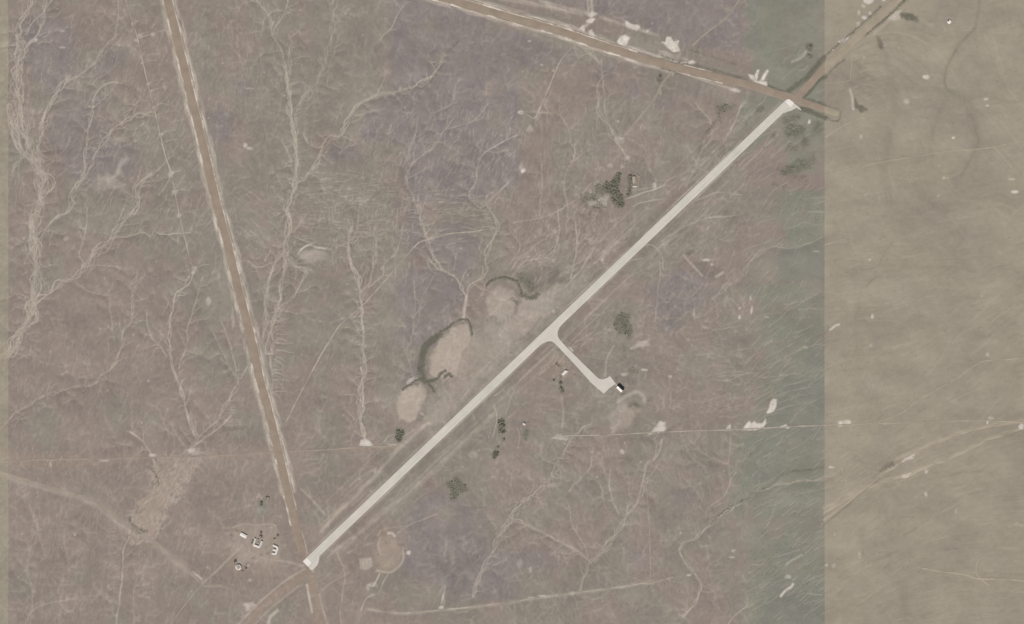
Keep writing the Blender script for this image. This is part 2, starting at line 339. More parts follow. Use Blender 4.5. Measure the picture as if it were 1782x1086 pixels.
# soft dark hollows on the tan eastern plain
for pts, w, v in (([(1704,0),(1700,30),(1697,50),(1680,65),(1664,86),(1650,110),(1644,135),(1652,160),(1675,172),(1690,205),(1702,245),(1690,275),(1672,310)], 3, .38), ([(1652,160),(1676,172),(1692,205),(1702,245),(1690,285)], 9, .22),
                  ([(1528,72),(1540,100),(1550,130),(1556,170),(1552,205),(1545,250),(1538,300),(1550,360)], 9, .22), ([(1532,75),(1540,98)], 3, .4), ([(1664,86),(1652,108),(1646,130)], 2, .5),
                  ([(1652,165),(1640,187),(1626,215),(1620,260),(1624,290)], 5, .2), ([(1490,110),(1505,128),(1520,140)], 2.5, .3),
                  ([(1500,470),(1530,460),(1540,440),(1560,415)], 2.2, .25), ([(1495,520),(1490,560),(1490,610)], 5, .12), ([(1535,480),(1520,485),(1508,500)], 1.5, .5),
                  ([(1640,830),(1680,822),(1710,820)], 2, .25), ([(1510,880),(1500,940),(1505,990)], 5, .15), ([(1520,978),(1550,965),(1565,960)], 3, .35), ([(1575,930),(1595,920)], 2, .3),
                  ([(1570,1010),(1575,1050),(1570,1100)], 8, .15), ([(1605,1020),(1640,1010),(1690,1015)], 8, .12), ([(1560,200),(1590,190),(1630,185)], 3, .15)):
    draw(dark, wiggle(smooth(pts), 2, 30, int(pts[0][1]) + 5), w, min(1, v * 1.8), vary=.4, seed=int(pts[0][0]))
poly(dark, [(1600,300),(1650,290),(1700,310),(1720,400),(1650,420),(1560,410),(1520,360)], .18, 20, 12)
poly(dark, [(1525,640),(1575,635),(1570,665),(1530,660)], .2, 6, 8)
for i in range(420):                                                # faint wind-streaks and old furrows of the eastern plain
    x, y = random.uniform(1440, 1780), random.uniform(10, 1080); L = random.uniform(25, 110)
    a = -.35 + .35 * math.sin(x * .012 + y * .006) + random.uniform(-.15, .15)
    if y < 480 and random.random() < .5: a += 1.3
    p = [(x, y)]
    for k in range(5): p.append((p[-1][0] + L / 5 * math.cos(a), p[-1][1] + L / 5 * math.sin(a))); a += random.uniform(-.18, .18)
    draw(random.choice([sand, dark]), smooth(p), random.uniform(.9, 2.6), random.uniform(.12, .34), taper=True)
# curling contour bands east of the strip, top
for k in range(9):
    r = 26 + k * 13; cx, cy = 1500 + k * 6, 190 + k * 2
    draw(random.choice([sand, dark]), smooth([(cx + r * math.cos(t), cy + 1.15 * r * math.sin(t)) for t in np.linspace(-1.9 + random.uniform(-.3, .3), .2 + random.uniform(-.5, .3), 8)]), 1.8, .4, taper=True)
# tracks' light double lines seen on the tan plain, washes
for pts, w, v in (([(1435,905),(1470,880),(1500,856),(1540,824),(1572,802),(1620,776),(1680,752),(1740,740),(1800,732)], 2.6, .42), ([(1435,893),(1480,866),(1520,846),(1570,829),(1612,814),(1660,796),(1720,766),(1800,740)], 2.6, .42),
                  ([(1435,885),(1460,872),(1500,850),(1530,842),(1560,838)], 4, .25), ([(1560,800),(1590,786),(1640,765)], 4, .3), ([(1575,832),(1618,812)], 2, .4)):
    p = wiggle(smooth(pts), 1.5, 20, int(pts[1][0])); draw(sand, p, w * .8, min(1, v * 2.3), vary=.5); draw(sand, p - [0, 4], 1.1, min(1, v * 1.5), vary=1.2, seed=12); 
    if w < 3: draw(sand, p + [0, 5], 1.2, v * .6, vary=.8, seed=9)
draw(dark, smooth([(1432,915),(1470,884),(1500,858),(1530,833)]), 1.3, .9); draw(dark, smooth([(1560,806),(1600,785),(1660,758)]), 1, .5)
ell(scrub, 1543, 813, 16, 4, .4, rot=-.55)
striae([(1436,830),(1560,780),(1700,742),(1700,790),(1560,850),(1436,930)], -.55, 9, .45, (16, 60), .15)
striae([(1440,40),(1640,20),(1620,330),(1440,330)], 1.1, 11, .3, (20, 70), .25)
striae([(1440,340),(1780,330),(1780,560),(1440,560)], -.15, 14, .26, (20, 80), .2)
striae([(1300,560),(1434,560),(1434,1080),(1300,1080)], -.6, 9, .3, (12, 50), .3)
striae([(1440,600),(1560,600),(1540,740),(1440,740)], 1.9, 8, .34, (14, 50), .2)
striae([(1440,900),(1780,850),(1780,1080),(1440,1080)], -.3, 15, .24, (20, 80), .25)
# ------------------------------------------------------------------ bare bright ground
def blob_w(*L):
    for x, y, rx, ry, v in L: ell(white, x, y, rx * .9, ry * .9, min(1, v * 1.1), .4, 1.8 if rx < 9 else 3.5)
for p in ([(1302,139),(1334,142),(1336,151),(1320,145)], [(1300,128),(1312,131),(1317,140),(1308,138)], [(1317,122),(1321,121),(1317,139),(1311,137)], [(1334,121),(1338,123),(1329,140),(1322,140)]): poly(white, p, .95, 1.2, 1)
poly(white, [(1088,36),(1093,38),(1098,41),(1113,46),(1114,50),(1108,53),(1098,50),(1089,46)], .95, 1.5, 2)
poly(white, [(1075,72),(1080,62),(1088,60),(1097,66),(1091,76),(1088,80),(1078,78)], .95, 1.5, 2)
poly(white, [(1150,72),(1158,74),(1161,64),(1168,64),(1172,72),(1182,71),(1178,80),(1184,87),(1173,90),(1160,82)], .95, 1.3, 2)
poly(white, [(1019,38),(1027,31),(1035,33),(1029,41)], .9, 1.2, 2); poly(white, [(1008,50),(1013,43),(1019,50),(1018,55)], .9, 1.2, 2); poly(white, [(1024,53),(1030,51),(1033,60),(1040,66),(1024,60)], .8, 1.5, 2)
blob_w((1030, 25, 10, 4, .6), (1204, 109, 8, 4, .8), (1192, 107, 10, 2, .6), (1126, 54, 3, 3, .5), (1280, 157, 10, 3, .5))
draw(sand, smooth([(1028,-10),(1030,15),(1030,25),(1027,38),(1012,50)]), 3, .6); draw(sand, smooth([(1022,-10),(1024,20)]), 2, .5)
for a, b in (((892-40,-6),(1010,24)), ((1045,30),(1110,52)), ((940,2),(1030,25)), ((1110,52),(1145,62)), ((1150,90),(1195,104))): draw(sand, smooth([a, b]), 3, .5, vary=.5)
draw(sand, smooth([(870,-10),(930,6),(990,20)]), 1.4, .5); draw(white, smooth([(950,8),(985,18)]), 1.2, .4)
draw(scrub, smooth([(1198,86),(1225,95),(1260,106),(1285,114)]), 1.3, .6, vary=.7); draw(scrub, smooth([(1150,99),(1180,106),(1215,115),(1248,124),(1285,135),(1310,142)]), 1.8, .65, vary=.3)
draw(scrub, smooth([(1152,118),(1165,122)]), 2.5, .5); draw(scrub, smooth([(1170,125),(1186,128)]), 2, .6); ell(scrub, 1148, 135, 5, 7, .6)
draw(sand, smooth([(1195,128),(1232,142),(1285,158)]), 2.5, .5)
poly(white, [(1334,720),(1341,700),(1345,694),(1352,695),(1351,705),(1346,716),(1339,720)], 1, 1.2, 1)
poly(white, [(1291,748),(1300,736),(1303,732),(1308,737),(1312,733),(1318,737),(1327,736),(1332,728),(1333,737),(1328,745),(1314,748),(1302,749)], .95, 1.3, 1)
poly(white, [(1262,750),(1266,742),(1271,738),(1272,750)], .8, 1.2, 1)
blob_w((1366, 743, 10, 2, .8), (1398, 742, 4, 1.5, .5), (1370, 1026, 12, 3, 0))
poly(white, [(1127,754),(1135,748),(1142,742),(1146,734),(1157,733),(1160,744),(1155,752),(1142,755)], .75, 2, 3); ell(white, 975, 761, 16, 4, .45)
poly(white, [(626,775),(628,766),(638,764),(643,768),(650,776),(640,779)], .9, 1.5, 1.5)
draw(white, smooth([(1359,1037),(1368,1027),(1376,1022),(1380,1017)]), 2.2, .9); draw(white, smooth([(1368,983),(1378,975),(1395,966)]), 1.7, .35); ell(white, 1371, 1005, 5, 4, .4)
blob_w((1474, 735, 8, 5, .6), (1463, 738, 5, 5, .7), (1540, 736, 5, 2, .3), (1725, 727, 5, 3, .4), (1719, 734, 2, 4, .7), (1778, 742, 5, 5, .9), (1447, 813, 5, 2, .8), (1582, 797, 9, 2, .6), (1576, 829, 7, 3, .6), (1611, 820, 4, 4, .5), (1612, 861, 3, 4, .6), (1664, 890, 2, 5, .3), (1452, 930, 2, 4, .3), (1496, 965, 3, 7, .25), (1438, 984, 3, 3, .5), (1450, 985, 4, 4, .3))
draw(white, smooth([(1571,803),(1590,791)]), 1.8, .6); draw(white, smooth([(1571,831),(1585,824)]), 1.6, .6)
blob_w((1612, 134, 6, 4, .8), (1766, 334, 7, 3, .8), (1760, 312, 7, 2, .4), (1642, 310, 2.5, 3, .5), (1648, 310, 2, 2, .3), (1659, 240, 3, 3, .7), (1578, 176, 5, 5, .35), (1716, 173, 5, 2, .6), (1718, 184, 3, 2, .5), (1499, 238, 3, 4, .3), (1518, 551, 3, 4, .8), (1513, 452, 2, 2, .5), (1503, 100, 2, 2, .3), (1634, 289, 2, 2, .3), (1483, 324, 2, 2, .2), (1508, 339, 4, 2, .3), (1633, 341, 3, 2, .3), (1516, 602, 3, 3, .3), (1719, 616, 3, 4, .3), (1709, 515, 2, 2, .3), (1774, 913, 8, 4, .2))
draw(white, smooth([(1445,574),(1454,567),(1460,565)]), 2, .85)
poly(white, [(1498,-20),(1503,4),(1512,8),(1520,4),(1522,-20)], .95, 1.5, 2); poly(white, [(1535,-20),(1536,2),(1541,0),(1544,-20)], .9, 1.2, 1); blob_w((1504, 31, 6, 3, .7), (1514, 23, 3, 3, .5), (1502, 10, 4, 3, .4), (1495, 22, 3, 6, .4), (1493, 42, 3, 5, .3), (1468, 70, 7, 3, 0), (1449, 87, 3, 2, .7), (1492, 46, 2, 4, .3))
draw(white, smooth([(1461,73),(1468,70),(1475,65)]), 2.4, .85)
poly(white, [(1545,32),(1560,20),(1568,18),(1566,34),(1555,36)], .45, 2, 2); draw(sand, smooth([(1520,60),(1548,35)]), 3, .5)
ell(scrub, 1583, 30, 17, 5, .85, .3, 2, .33); ell(scrub, 1531, 75, 4, 12, .5, .4, 2, -.35); draw(sand, smooth([(1600,35),(1620,45)]), 4, .4)
ell(scrub, 1410, 80, 5, 5, .7); ell(scrub, 1408, 97, 5, 3, .6); draw(sand, smooth([(1378,108),(1395,100),(1405,86)]), 2.2, .5)
draw(white, smooth([(1479,155),(1483,170),(1485,190)]), 2.2, .5); poly(scrub, [(1487,172),(1492,180),(1500,185),(1510,190),(1500,197),(1492,188),(1488,192)], .75, 1.5, 3)
blob_w((1408, 212, 3, 4, .8), (1338, 129, 3, 3, .0), (1337, 124, 3, 3, .0), (905, 196, 5, 3, .8), (922, 225, 6, 7, .35), (910, 297, 5, 4, .85), (907, 290, 3, 10, .3), (922, 72, 4, 2, .5), (943, 113, 3, 2, .4), (1076, 211, 3, 2, .5), (1078, 243, 10, 8, .25), (1090, 275, 6, 4, .25), (1148, 160, 3, 6, .3), (1062, 288, 5, 4, .3), (1083, 291, 4, 3, .4), (1140, 322, 4, 6, .6), (427, 253, 4, 5, .6), (435, 258, 6, 3, .4), (108, 83, 6, 2, .5), (108, 55, 5, 2, .4), (62, 69, 3, 3, .6), (434, 155, 8, 2, .3))
poly(white, [(1040,345),(1048,336),(1058,342),(1056,356),(1046,357)], .35, 2, 3); ell(white, 1033, 353, 10, 5, .3)
blob_w((683, 930, 6, 3, .0), (711, 962, 4, 4, .7), (648, 1018, 9, 5, .45), (640, 1023, 4, 6, .3), (768, 1057, 5, 3, .7), (772, 1045, 3, 12, .25), (945, 1037, 9, 2.5, .7), (925, 1040, 6, 2, .4), (995, 1032, 6, 3, .7), (1080, 1022, 8, 2, .4), (824, 791, 9, 7, .25), (682, 775, 8, 2, .55), (1122, 644, 6, 2.5, .6), (1087, 652, 7, 3, .4), (1118, 598, 12, 5, .3), (1166, 655, 4, 3, .4), (1127, 412, 2, 2, .4), (1048, 452, 3, 4, .4), (964, 542, 3, 4, .5), (1228, 452, 8, 2.5, .5), (1238, 461, 3, 2.5, .5), (1307, 519, 2, 5, .5), (1308, 540, 2, 8, .6), (1288, 553, 2, 5, .5), (1335, 553, 5, 2, .35), (1288, 536, 3, 2, .4), (1227, 569, 5, 3, .3), (1208, 545, 2, 10, .35), (1198, 591, 3, 2, .3), (1199, 1000, 5, 2.5, .6), (1273, 970, 6, 2, .4), (1276, 958, 4, 2, .3), (1401, 605, 6, 2, .3), (1420, 437, 6, 2, .25), (923, 992, 3, 7, .4), (905, 980, 6, 8, .2), (1082, 787, 5, 4, .45))
draw(white, smooth([(676,928),(682,928),(687,933)]), 2.2, .75); draw(white, smooth([(1246,481),(1254,477),(1257,474)]), 2.4, .55)
draw(white, smooth([(335,997),(344,1003),(350,1009)]), 2.4, .8); poly(white, [(424,1050),(440,1046),(445,1052),(434,1062),(428,1065)], .45, 2, 2)
draw(sand, smooth([(483,1063),(470,1075),(466,1090)]), 3, .7)
blob_w((130, 930, 2, 2, .4), (435, 1010, 4, 3, .3), (88, 801, 8, 2, .35), (182, 802, 10, 2, .35), (265, 793, 7, 4, .55), (333, 784, 8, 4, .6), (88, 808, 2, 6, .3), (115, 415, 5, 4, .3), (362, 524, 5, 8, .3), (380, 480, 4, 5, .2), (405, 555, 3, 20, .25))
poly(white, [(198,300),(205,285),(218,272),(224,275),(212,295),(200,312),(192,312)], .35, 4, 5); ell(sand, 190, 318, 26, 14, .4, .6, 10); ell(sand, 210, 242, 10, 4, .4, .6)
# ------------------------------------------------------------------ basins, washes, worn yards
def basin(p, v=.55, r=.7): poly(sand, p, v, 4, 5); poly(red, p, r, 4, 5)
basin([(748,640),(752,615),(765,588),(785,575),(812,566),(820,582),(818,600),(806,615),(800,640),(790,655),(770,662),(752,655)])
basin([(690,705),(700,682),(716,672),(735,670),(740,690),(730,715),(716,735),(695,730)])
poly(sand, [(846,515),(865,500),(890,502),(900,520),(893,548),(870,562),(850,548)], .4, 4, 5)
poly(sand, [(800,600),(850,570),(900,545),(960,505),(1010,478),(1020,490),(940,570),(860,650),(790,720),(740,760),(745,700),(790,665)], .3, 14, 12)
poly(red, [(800,600),(850,590),(880,600),(830,650),(790,690),(770,680)], .3, 10, 8)
poly(sand, [(905,520),(940,512),(985,488),(1002,482),(975,512),(955,540),(930,560),(900,560)], .42, 5, 7)
for i in range(45):
    a = random.uniform(0, 6.3); x, y = random.gauss(830, 45), random.gauss(635, 28); L = random.uniform(15, 45)
    draw(sand, smooth([(x, y), (x + L * math.cos(a) * .5 + 3, y + L * math.sin(a) * .5), (x + L * math.cos(a), y + L * math.sin(a))]), 1, random.uniform(.15, .35) + .25, taper=True)
poly(red, [(650,935),(665,918),(690,932),(702,955),(700,975),(690,992),(665,997),(652,985),(650,960)], .7, 5, 8); poly(sand, [(655,935),(690,935),(698,970),(675,992),(655,980)], .15, 6, 6)
draw(sand, smooth([(702,952),(700,978),(680,996),(655,993)]), 2, .5); draw(sand, smooth([(662,935),(658,950),(663,966)]), 1.7, .5)
draw(scrub, smooth([(692,947),(702,950),(706,960)]), 1.2, .5); draw(scrub, smooth([(654,965),(661,967)]), 1.2, .5)
poly(sand, [(624,972),(646,971),(648,985),(640,992),(627,991)], .55, 2, 1); poly(red, [(595,975),(608,985),(607,1010),(596,1005)], .35, 5, 4)
for a in ((600, 905), (608, 915), (612, 925), (622, 932)): draw(dark, smooth([a, (a[0] + 14, a[1] + 12)]), 1.4, .4)
channel([(661,998),(655,1010),(650,1020)], 1.6, .5, 1, steer=False); channel([(676,998),(668,1012),(660,1030),(640,1040),(628,1062)], 1.2, .4, 1, steer=False)
channel([(760,895),(735,905),(715,912),(692,928)], 1.4, .28, 1, steer=False); channel([(600,965),(615,957),(650,945)], 1.2, .3, steer=False)
channel([(768,1050),(772,1035),(775,1020)], 1.4, .5, steer=False); channel([(585,960),(600,1000),(592,1060),(594,1086)], 1.3, .28, 2, steer=False)
poly(dark, [(785,1000),(810,960),(838,930),(850,940),(835,980),(815,1010),(800,1050),(775,1055)], .4, 6, 5)
wash = [(322,783),(348,785),(338,815),(318,845),(300,868),(282,905),(268,945),(245,940),(225,918),(228,896),(250,868),(270,850),(262,815),(290,800)]
poly(red, wash, .8, 7, 14); poly(sand, wash, .24, 8, 14)
striae(wash, 2.15, 6, .5, (5, 14), 1.2, 1.5)
for i in range(60):
    k = random.randrange(len(wash)); p = np.array(wash[k]) * (t_ := random.random()) + np.array(wash[(k + 1) % len(wash)]) * (1 - t_); a = random.uniform(0, 6.3)
    draw(sand, smooth([p, p + 7 * np.array([math.cos(a), math.sin(a)]), p + 15 * np.array([math.cos(a + .3), math.sin(a + .3)])]), 1.3, .5, taper=True); draw(dark, smooth([p + 3, p + 3 + 9 * np.array([math.cos(a), math.sin(a)])]), 1.1, .5, taper=True)
for i in range(120):
    x, y = random.uniform(225, 350), random.uniform(780, 945)
    ell(sand, x, y, random.uniform(1.5, 4), random.uniform(3, 9), random.uniform(.2, .55) * float(abs((x - 345) + (y - 785) * .75) < 30), .6, 2, .6)
for q in ([(340,780),(330,800),(322,830),(300,855),(280,880),(268,920),(256,942)], [(262,792),(275,820),(285,850),(262,870),(250,880),(232,902),(226,915)]): draw(sand, wiggle(smooth(q), 2, 20, 8), 1.6, .6, vary=.5)
draw(scrub, smooth([(256,812),(266,818),(273,830),(275,842)]), 1.3, .6); draw(scrub, smooth([(225,900),(228,910),(240,920),(255,925)]), 1.5, .75); draw(scrub, smooth([(229,920),(238,927),(246,928)]), 1.6, .5)
ell(red, 230, 943, 7, 8, .8); ell(sand, 230, 943, 6, 7, .4); draw(dark, smooth([(222,938),(224,930),(231,934),(236,945),(232,952)]), 1.3, .6)
feather([(345,795),(325,830),(305,865)], -1, 16, 5, .4, .1)
feather([(205,905),(200,960),(212,1000),(205,1060)], 1, 45, 7, .22, .3)
feather([(380,725),(400,745),(410,700)], -1, 22, 5, .4, .2)
for xx in range(60): 
    x, y = random.uniform(20, 480), random.uniform(820, 1080); draw(sand, smooth([(x, y), (x + random.uniform(-8, 8), y + 18), (x + random.uniform(-12, 12), y + 40)]), 1.5, random.uniform(.06, .2), taper=True)
poly(red, [(-10,775),(40,790),(180,792),(300,792),(440,780),(480,785),(700,772),(698,782),(480,795),(260,803),(100,815),(15,812)], .5, 5, 3)
poly(red, [(410,915),(440,905),(475,915),(488,940),(486,985),(510,1000),(470,1010),(400,995),(385,960)], .45, 10, 6)
poly(sand, [(410,915),(440,912),(478,918),(488,950),(486,980),(460,985),(405,975),(395,945)], .22, 9, 9)
poly(sand, [(412,955),(430,955),(440,968),(425,985),(412,980)], .35, 3, 3)
for q in ([(405,918),(425,912),(445,914),(478,914),(478,940)], [(470,918),(476,920)]): draw(sand, smooth(q), 1.6, .4)
draw(sand, smooth([(455,868),(450,860),(448,866)]), 2, .4); ell(greyb, 456, 885, 9, 14, .8, .5, 4)
for x, y in ((403,930),(406,942),(462,951),(455,965),(466,963),(412,923),(441,971)): ell(scrub, x, y, 2.6, 2.2, .45, .5, 1)
draw(sand, smooth([(414,955),(395,975),(370,1000),(352,1018),(385,1020)]), 1.8, .5); draw(sand, smooth([(430,958),(460,972),(500,978),(528,985)]), 2.4, .35)
poly(red, [(960,612),(985,625),(1000,640),(1002,660),(985,655),(950,660),(925,655),(940,640)], .5, 6, 6)
for q in ([(1075,700),(1090,690),(1108,682),(1120,690),(1122,700)], [(1080,715),(1075,740),(1065,745)]): draw(sand, smooth(q), 3.5, .5)
poly(sand, [(1060,720),(1085,700),(1110,715),(1095,745),(1065,750)], .35, 6, 6); poly(red, [(1060,722),(1100,705),(1118,720),(1100,740)], .5, 6, 6); draw(scrub, smooth([(1094,708),(1104,702),(1112,708)]), 3, .5)
ell(scrub, 1131, 692, 3, 5, .35); ell(green, 1055, 686, 14, 8, .7, .5); ell(scrub, 1070, 662, 4, 7, .4); ell(scrub, 1084, 683, 5, 4, .45); ell(green, 1071, 658, 6, 10, .6, .5)
draw(sand, smooth([(1053,655),(1056,625),(1068,602)]), 1.6, .4); draw(dark, smooth([(1100,660),(1104,675)]), 1.6, .45); ell(scrub, 1104, 645, 8, 4, .35)
ell(scrub, 1047, 635, 6, 4, .3); draw(sand, smooth([(1012,603),(1022,592),(1030,590)]), 1.6, .4); draw(sand, smooth([(1100,605),(1130,592)]), 3, .35)
draw(scrub, smooth([(1085,598),(1090,625),(1098,645)]), 1.1, .3)
ell(red, 969, 636, 8, 6, .5); draw(sand, smooth([(977,690),(980,720),(978,745)]), 2, .35)
draw(dark, smooth([(942,552),(925,575),(905,592)]), 2.2, .7); draw(sand, smooth([(945,550),(958,543)]), 1.5, .5); draw(red, smooth([(945,550),(962,542)]), 1.8, .8)
draw(dark, smooth([(935,625),(915,645),(896,668)]), 1.6, .5, vary=.5); draw(dark, smooth([(820,672),(812,680),(803,690)]), 1.1, .6); draw(sand, smooth([(824,668),(812,682),(803,694)]), 1, .6)
draw(dark, smooth([(1000,486),(960,496),(935,506),(918,508)]), 1.4, .6)
poly(dark, [(895,478),(925,468),(945,462),(970,470),(978,488),(960,498),(925,510),(912,500)], .7, 3, 4); poly(dark, [(1193,440),(1207,434),(1210,440),(1197,447)], .9, 2, 2); poly(dark, [(1205,455),(1230,458),(1260,472),(1240,486),(1222,480)], .65, 3, 4)
draw(sand, smooth([(1190,445),(1205,462),(1222,480)]), 2, .55)
poly(dark, [(1205,370),(1215,405),(1210,420),(1200,410)], .3, 3, 3)
for i in range(70):
    x, y = random.uniform(990, 1020), random.uniform(450, 500)
for i in range(130):                                               # broken ground above the runway's middle
    x, y = random.gauss(1005, 38), random.gauss(410, 42)
    ell(random.choice([sand, dark, dark]), x, y, random.uniform(2, 6), random.uniform(1.5, 4), random.uniform(.15, .4), .5, 2, random.uniform(0, 3))
for i in range(260):
    x = random.uniform(560, 1400); o = random.choice([-1, 1]) * random.uniform(14, 85); y = 977 - .955 * (x - 526) + o + 10
    draw(random.choice([sand, dark]), smooth([(x, y), (x + 12, y - 11), (x + random.uniform(20, 60), y - random.uniform(16, 50))]), random.uniform(.9, 2), random.uniform(.1, .38), taper=True)
draw(red, smooth([(516,925),(523,950),(531,982)]), 8, .85, vary=.4); draw(red, smooth([(1385,168),(1392,178),(1398,184)]), 7, .6); draw(sand, smooth([(524,925),(531,948),(534,962)]), 1.6, .6)
for q, w, v in (([(1030,440),(1010,470),(985,500)], 1.3, .5), ([(1075,350),(1095,345),(1120,335),(1150,325)], 1.2, .6), ([(1100,360),(1120,352),(1160,345)], 1, .4), ([(1290,245),(1250,285),(1190,345),(1120,410)], 1.6, .35), ([(1150,420),(1190,395),(1230,380),(1280,375)], 1.3, .4), ([(1210,350),(1250,335),(1290,340)], 1.2, .35),
                ([(1105,440),(1130,425),(1150,440),(1155,470)], 1.2, .4), ([(1060,470),(1085,455),(1120,450)], 1, .4), ([(1150,440),(1148,480),(1140,560)], 1.2, .3), ([(1000,595),(1020,585),(1035,575)], 1, .4), ([(1130,600),(1110,604),(1098,606)], 2.2, .5), ([(905,660),(890,690),(880,720)], 1, .35), ([(860,705),(865,730),(858,760)], 1.1, .4), ([(900,745),(905,760),(900,780)], 1, .35)):
    channel(q, w, v, 1.5, steer=False)
poly(scrub, [(1094,735),(1112,735),(1114,742),(1098,742)], .1, 3, 3)
for q in ([(1205,388),(1214,402),(1212,420)], [(1222,275),(1215,290),(1205,296)], [(1183,352),(1176,372)], [(1285,300),(1272,310)], [(1240,320),(1228,330)]): draw(dark, smooth(q), 2, .5)
# graded shoulders of the runway: light windrow lines parallel to it
for off, w, v in ((-24, 2.2, .4), (-30, 1.4, .25), (34, 2.0, .38), (46, 1.4, .22), (-46, 1.4, .22)):
    x = np.linspace(575, 1330, 60); y = 977 - .955 * (x - 526)
    p = wiggle(np.c_[x + (.69 * off), y + .723 * off], 2, 60, int(off) + 60); draw(sand, p, w, v, vary=.9, seed=int(off) + 70)
for off in (-2.2, 15.8):
    x = np.linspace(535, 1360, 70); y = 977 - .955 * (x - 526); draw(sand, wiggle(np.c_[x + .69 * off, y + .723 * off], 1.2, 25, int(off) + 33), 1.6, .5, vary=1.2, seed=int(off) + 40)
for off, v in ((-10, .3), (21, .33)):
    x = np.linspace(575, 1330, 60); y = 977 - .955 * (x - 526); draw(dark, wiggle(np.c_[x + .69 * off, y + .723 * off], 1, 60, 3), 4, v, vary=.5, seed=4)
draw(sand, wiggle(smooth([(560,925),(575,905),(640,842),(690,785),(745,735)]), 1.5, 30, 4), 3.5, .5, vary=.4); draw(red, smooth([(560,915),(575,905),(600,880)]), 5, .6)
draw(sand, wiggle(smooth([(580,960),(640,915),(720,850),(790,785),(860,720)]), 1.5, 30, 5), 4, .38, vary=.4)
draw(sand, smooth([(525,852),(545,872),(565,895)]), 2, .45)
for x, y, rx, ry, v in ((747,738,4,3,.6),(735,722,5,3,.6),(653,820,3,5,.5),(571,913,2,3,.5)): ell(sand, x, y, rx, ry, v)
draw(sand, smooth([(-28,822),(0,828),(40,838),(100,855),(150,870),(182,888),(205,908),(240,928),(270,947),(300,972),(325,994)]), 6, .42, vary=.4)
draw(sand, smooth([(640,1060),(700,1068),(770,1062),(830,1056),(892,1048),(950,1039),(1050,1026),(1150,1011)]), 3, .45, vary=.7)
# the two abandoned graded strips south of the threshold
draw(red, smooth([(535,995),(500,1020),(455,1060),(425,1095)]), 11, .8); draw(sand, smooth([(530,990),(495,1012),(450,1050),(410,1092)]), 1.8, .4); draw(sand, smooth([(520,1020),(470,1060),(440,1090)]), 1.5, .35)
draw(red, smooth([(540,1000),(548,1040),(556,1095)]), 10, .7); draw(sand, smooth([(534,1018),(538,1040),(543,1066)]), 2, .85); draw(white, smooth([(536,1030),(539,1050)]), 1.4, .35); draw(sand, smooth([(556,1035),(562,1060),(572,1095)]), 1.8, .4)
# mauve stones, vegetation masks ---------------------------------------------
for q in ([(675,-30),(760,-30),(860,45),(1000,85),(990,110),(900,130),(905,230),(892,330),(820,352),(740,352),(690,362),(700,250),(620,250),(640,190),(675,165)],
          [(870,-30),(1295,-30),(1295,105),(1200,78),(1050,28),(960,5)]): poly(purple, q, 1, 4, 9)
for x, y, rx, ry, v in ((75,75,62,60,.9),(140,230,58,100,.75),(190,285,52,52,.9),(105,130,50,40,.8),(195,115,25,45,.7),(385,215,22,34,.9),(425,150,28,14,.7),(715,400,22,50,1),(790,440,50,58,1),(755,505,70,55,.9),(735,570,45,45,.8),(720,640,24,52,.8),
                        (1190,505,62,36,.9),(1160,550,28,30,.9),(770,945,80,88,.95),(850,1000,60,52,.9),(935,975,48,26,.8),(1190,855,26,34,.6),(1065,120,20,16,.7),(1098,155,22,20,.7),(1150,182,16,14,.6),(1200,155,18,16,.6),(1040,262,26,18,.6),
                        (1160,755,20,10,.5),(1130,965,45,18,.6),(1015,858,18,16,.6),(895,265,14,70,.7),(600,270,50,22,.6),(1155,1030,16,10,.5),(1160,912,20,20,.5),(30,470,10,24,.4),(275,360,14,10,.5),(320,340,25,25,.4)):
    ell(purple, x, y, rx, ry, v, .35, 10)
for q in ([(1298,-30),(1440,-30),(1440,300),(1375,300),(1360,230),(1350,190),(1320,165),(1300,150)], [(1355,330),(1440,330),(1440,440),(1370,432),(1352,380)], [(1318,492),(1440,490),(1440,760),(1300,752),(1330,650),(1318,560)],
          [(1275,752),(1440,745),(1440,905),(1330,905),(1262,890)], [(1300,920),(1440,900),(1440,1120),(1290,1120),(1302,1010)], [(1246,1008),(1270,1008),(1270,1034),(1246,1034)], [(1245,165),(1270,165),(1270,192),(1245,192)], [(1290,160),(1345,178),(1300,225),(1275,270),(1262,262)]):
    poly(green, q, .95, 13, 12)
for q in ([(1300,495),(1328,495),(1328,522),(1300,522)], [(1354,430),(1440,430),(1440,490),(1354,490)], [(1400,600),(1440,600),(1440,640),(1404,650)], [(1362,655),(1440,650),(1440,765),(1330,760),(1340,720)], [(1300,765),(1370,750),(1360,830),(1310,850)], [(1330,1010),(1440,995),(1440,1120),(1320,1120)], [(1300,-30),(1325,-30),(1325,85),(1300,85)], [(1316,-30),(1440,-30),(1440,-5),(1380,20)], [(1345,950),(1385,950),(1385,975),(1345,975)]):
    poly(greyb, q, .75, 8, 8)
ell(green, 640, 560, 10, 10, 0)
for q, w, v in (([(1458,192),(1462,197),(1458,206),(1450,208)], 1.5, .0), ([(1393,163),(1410,145),(1432,125),(1436,120)], 0, 0)): pass
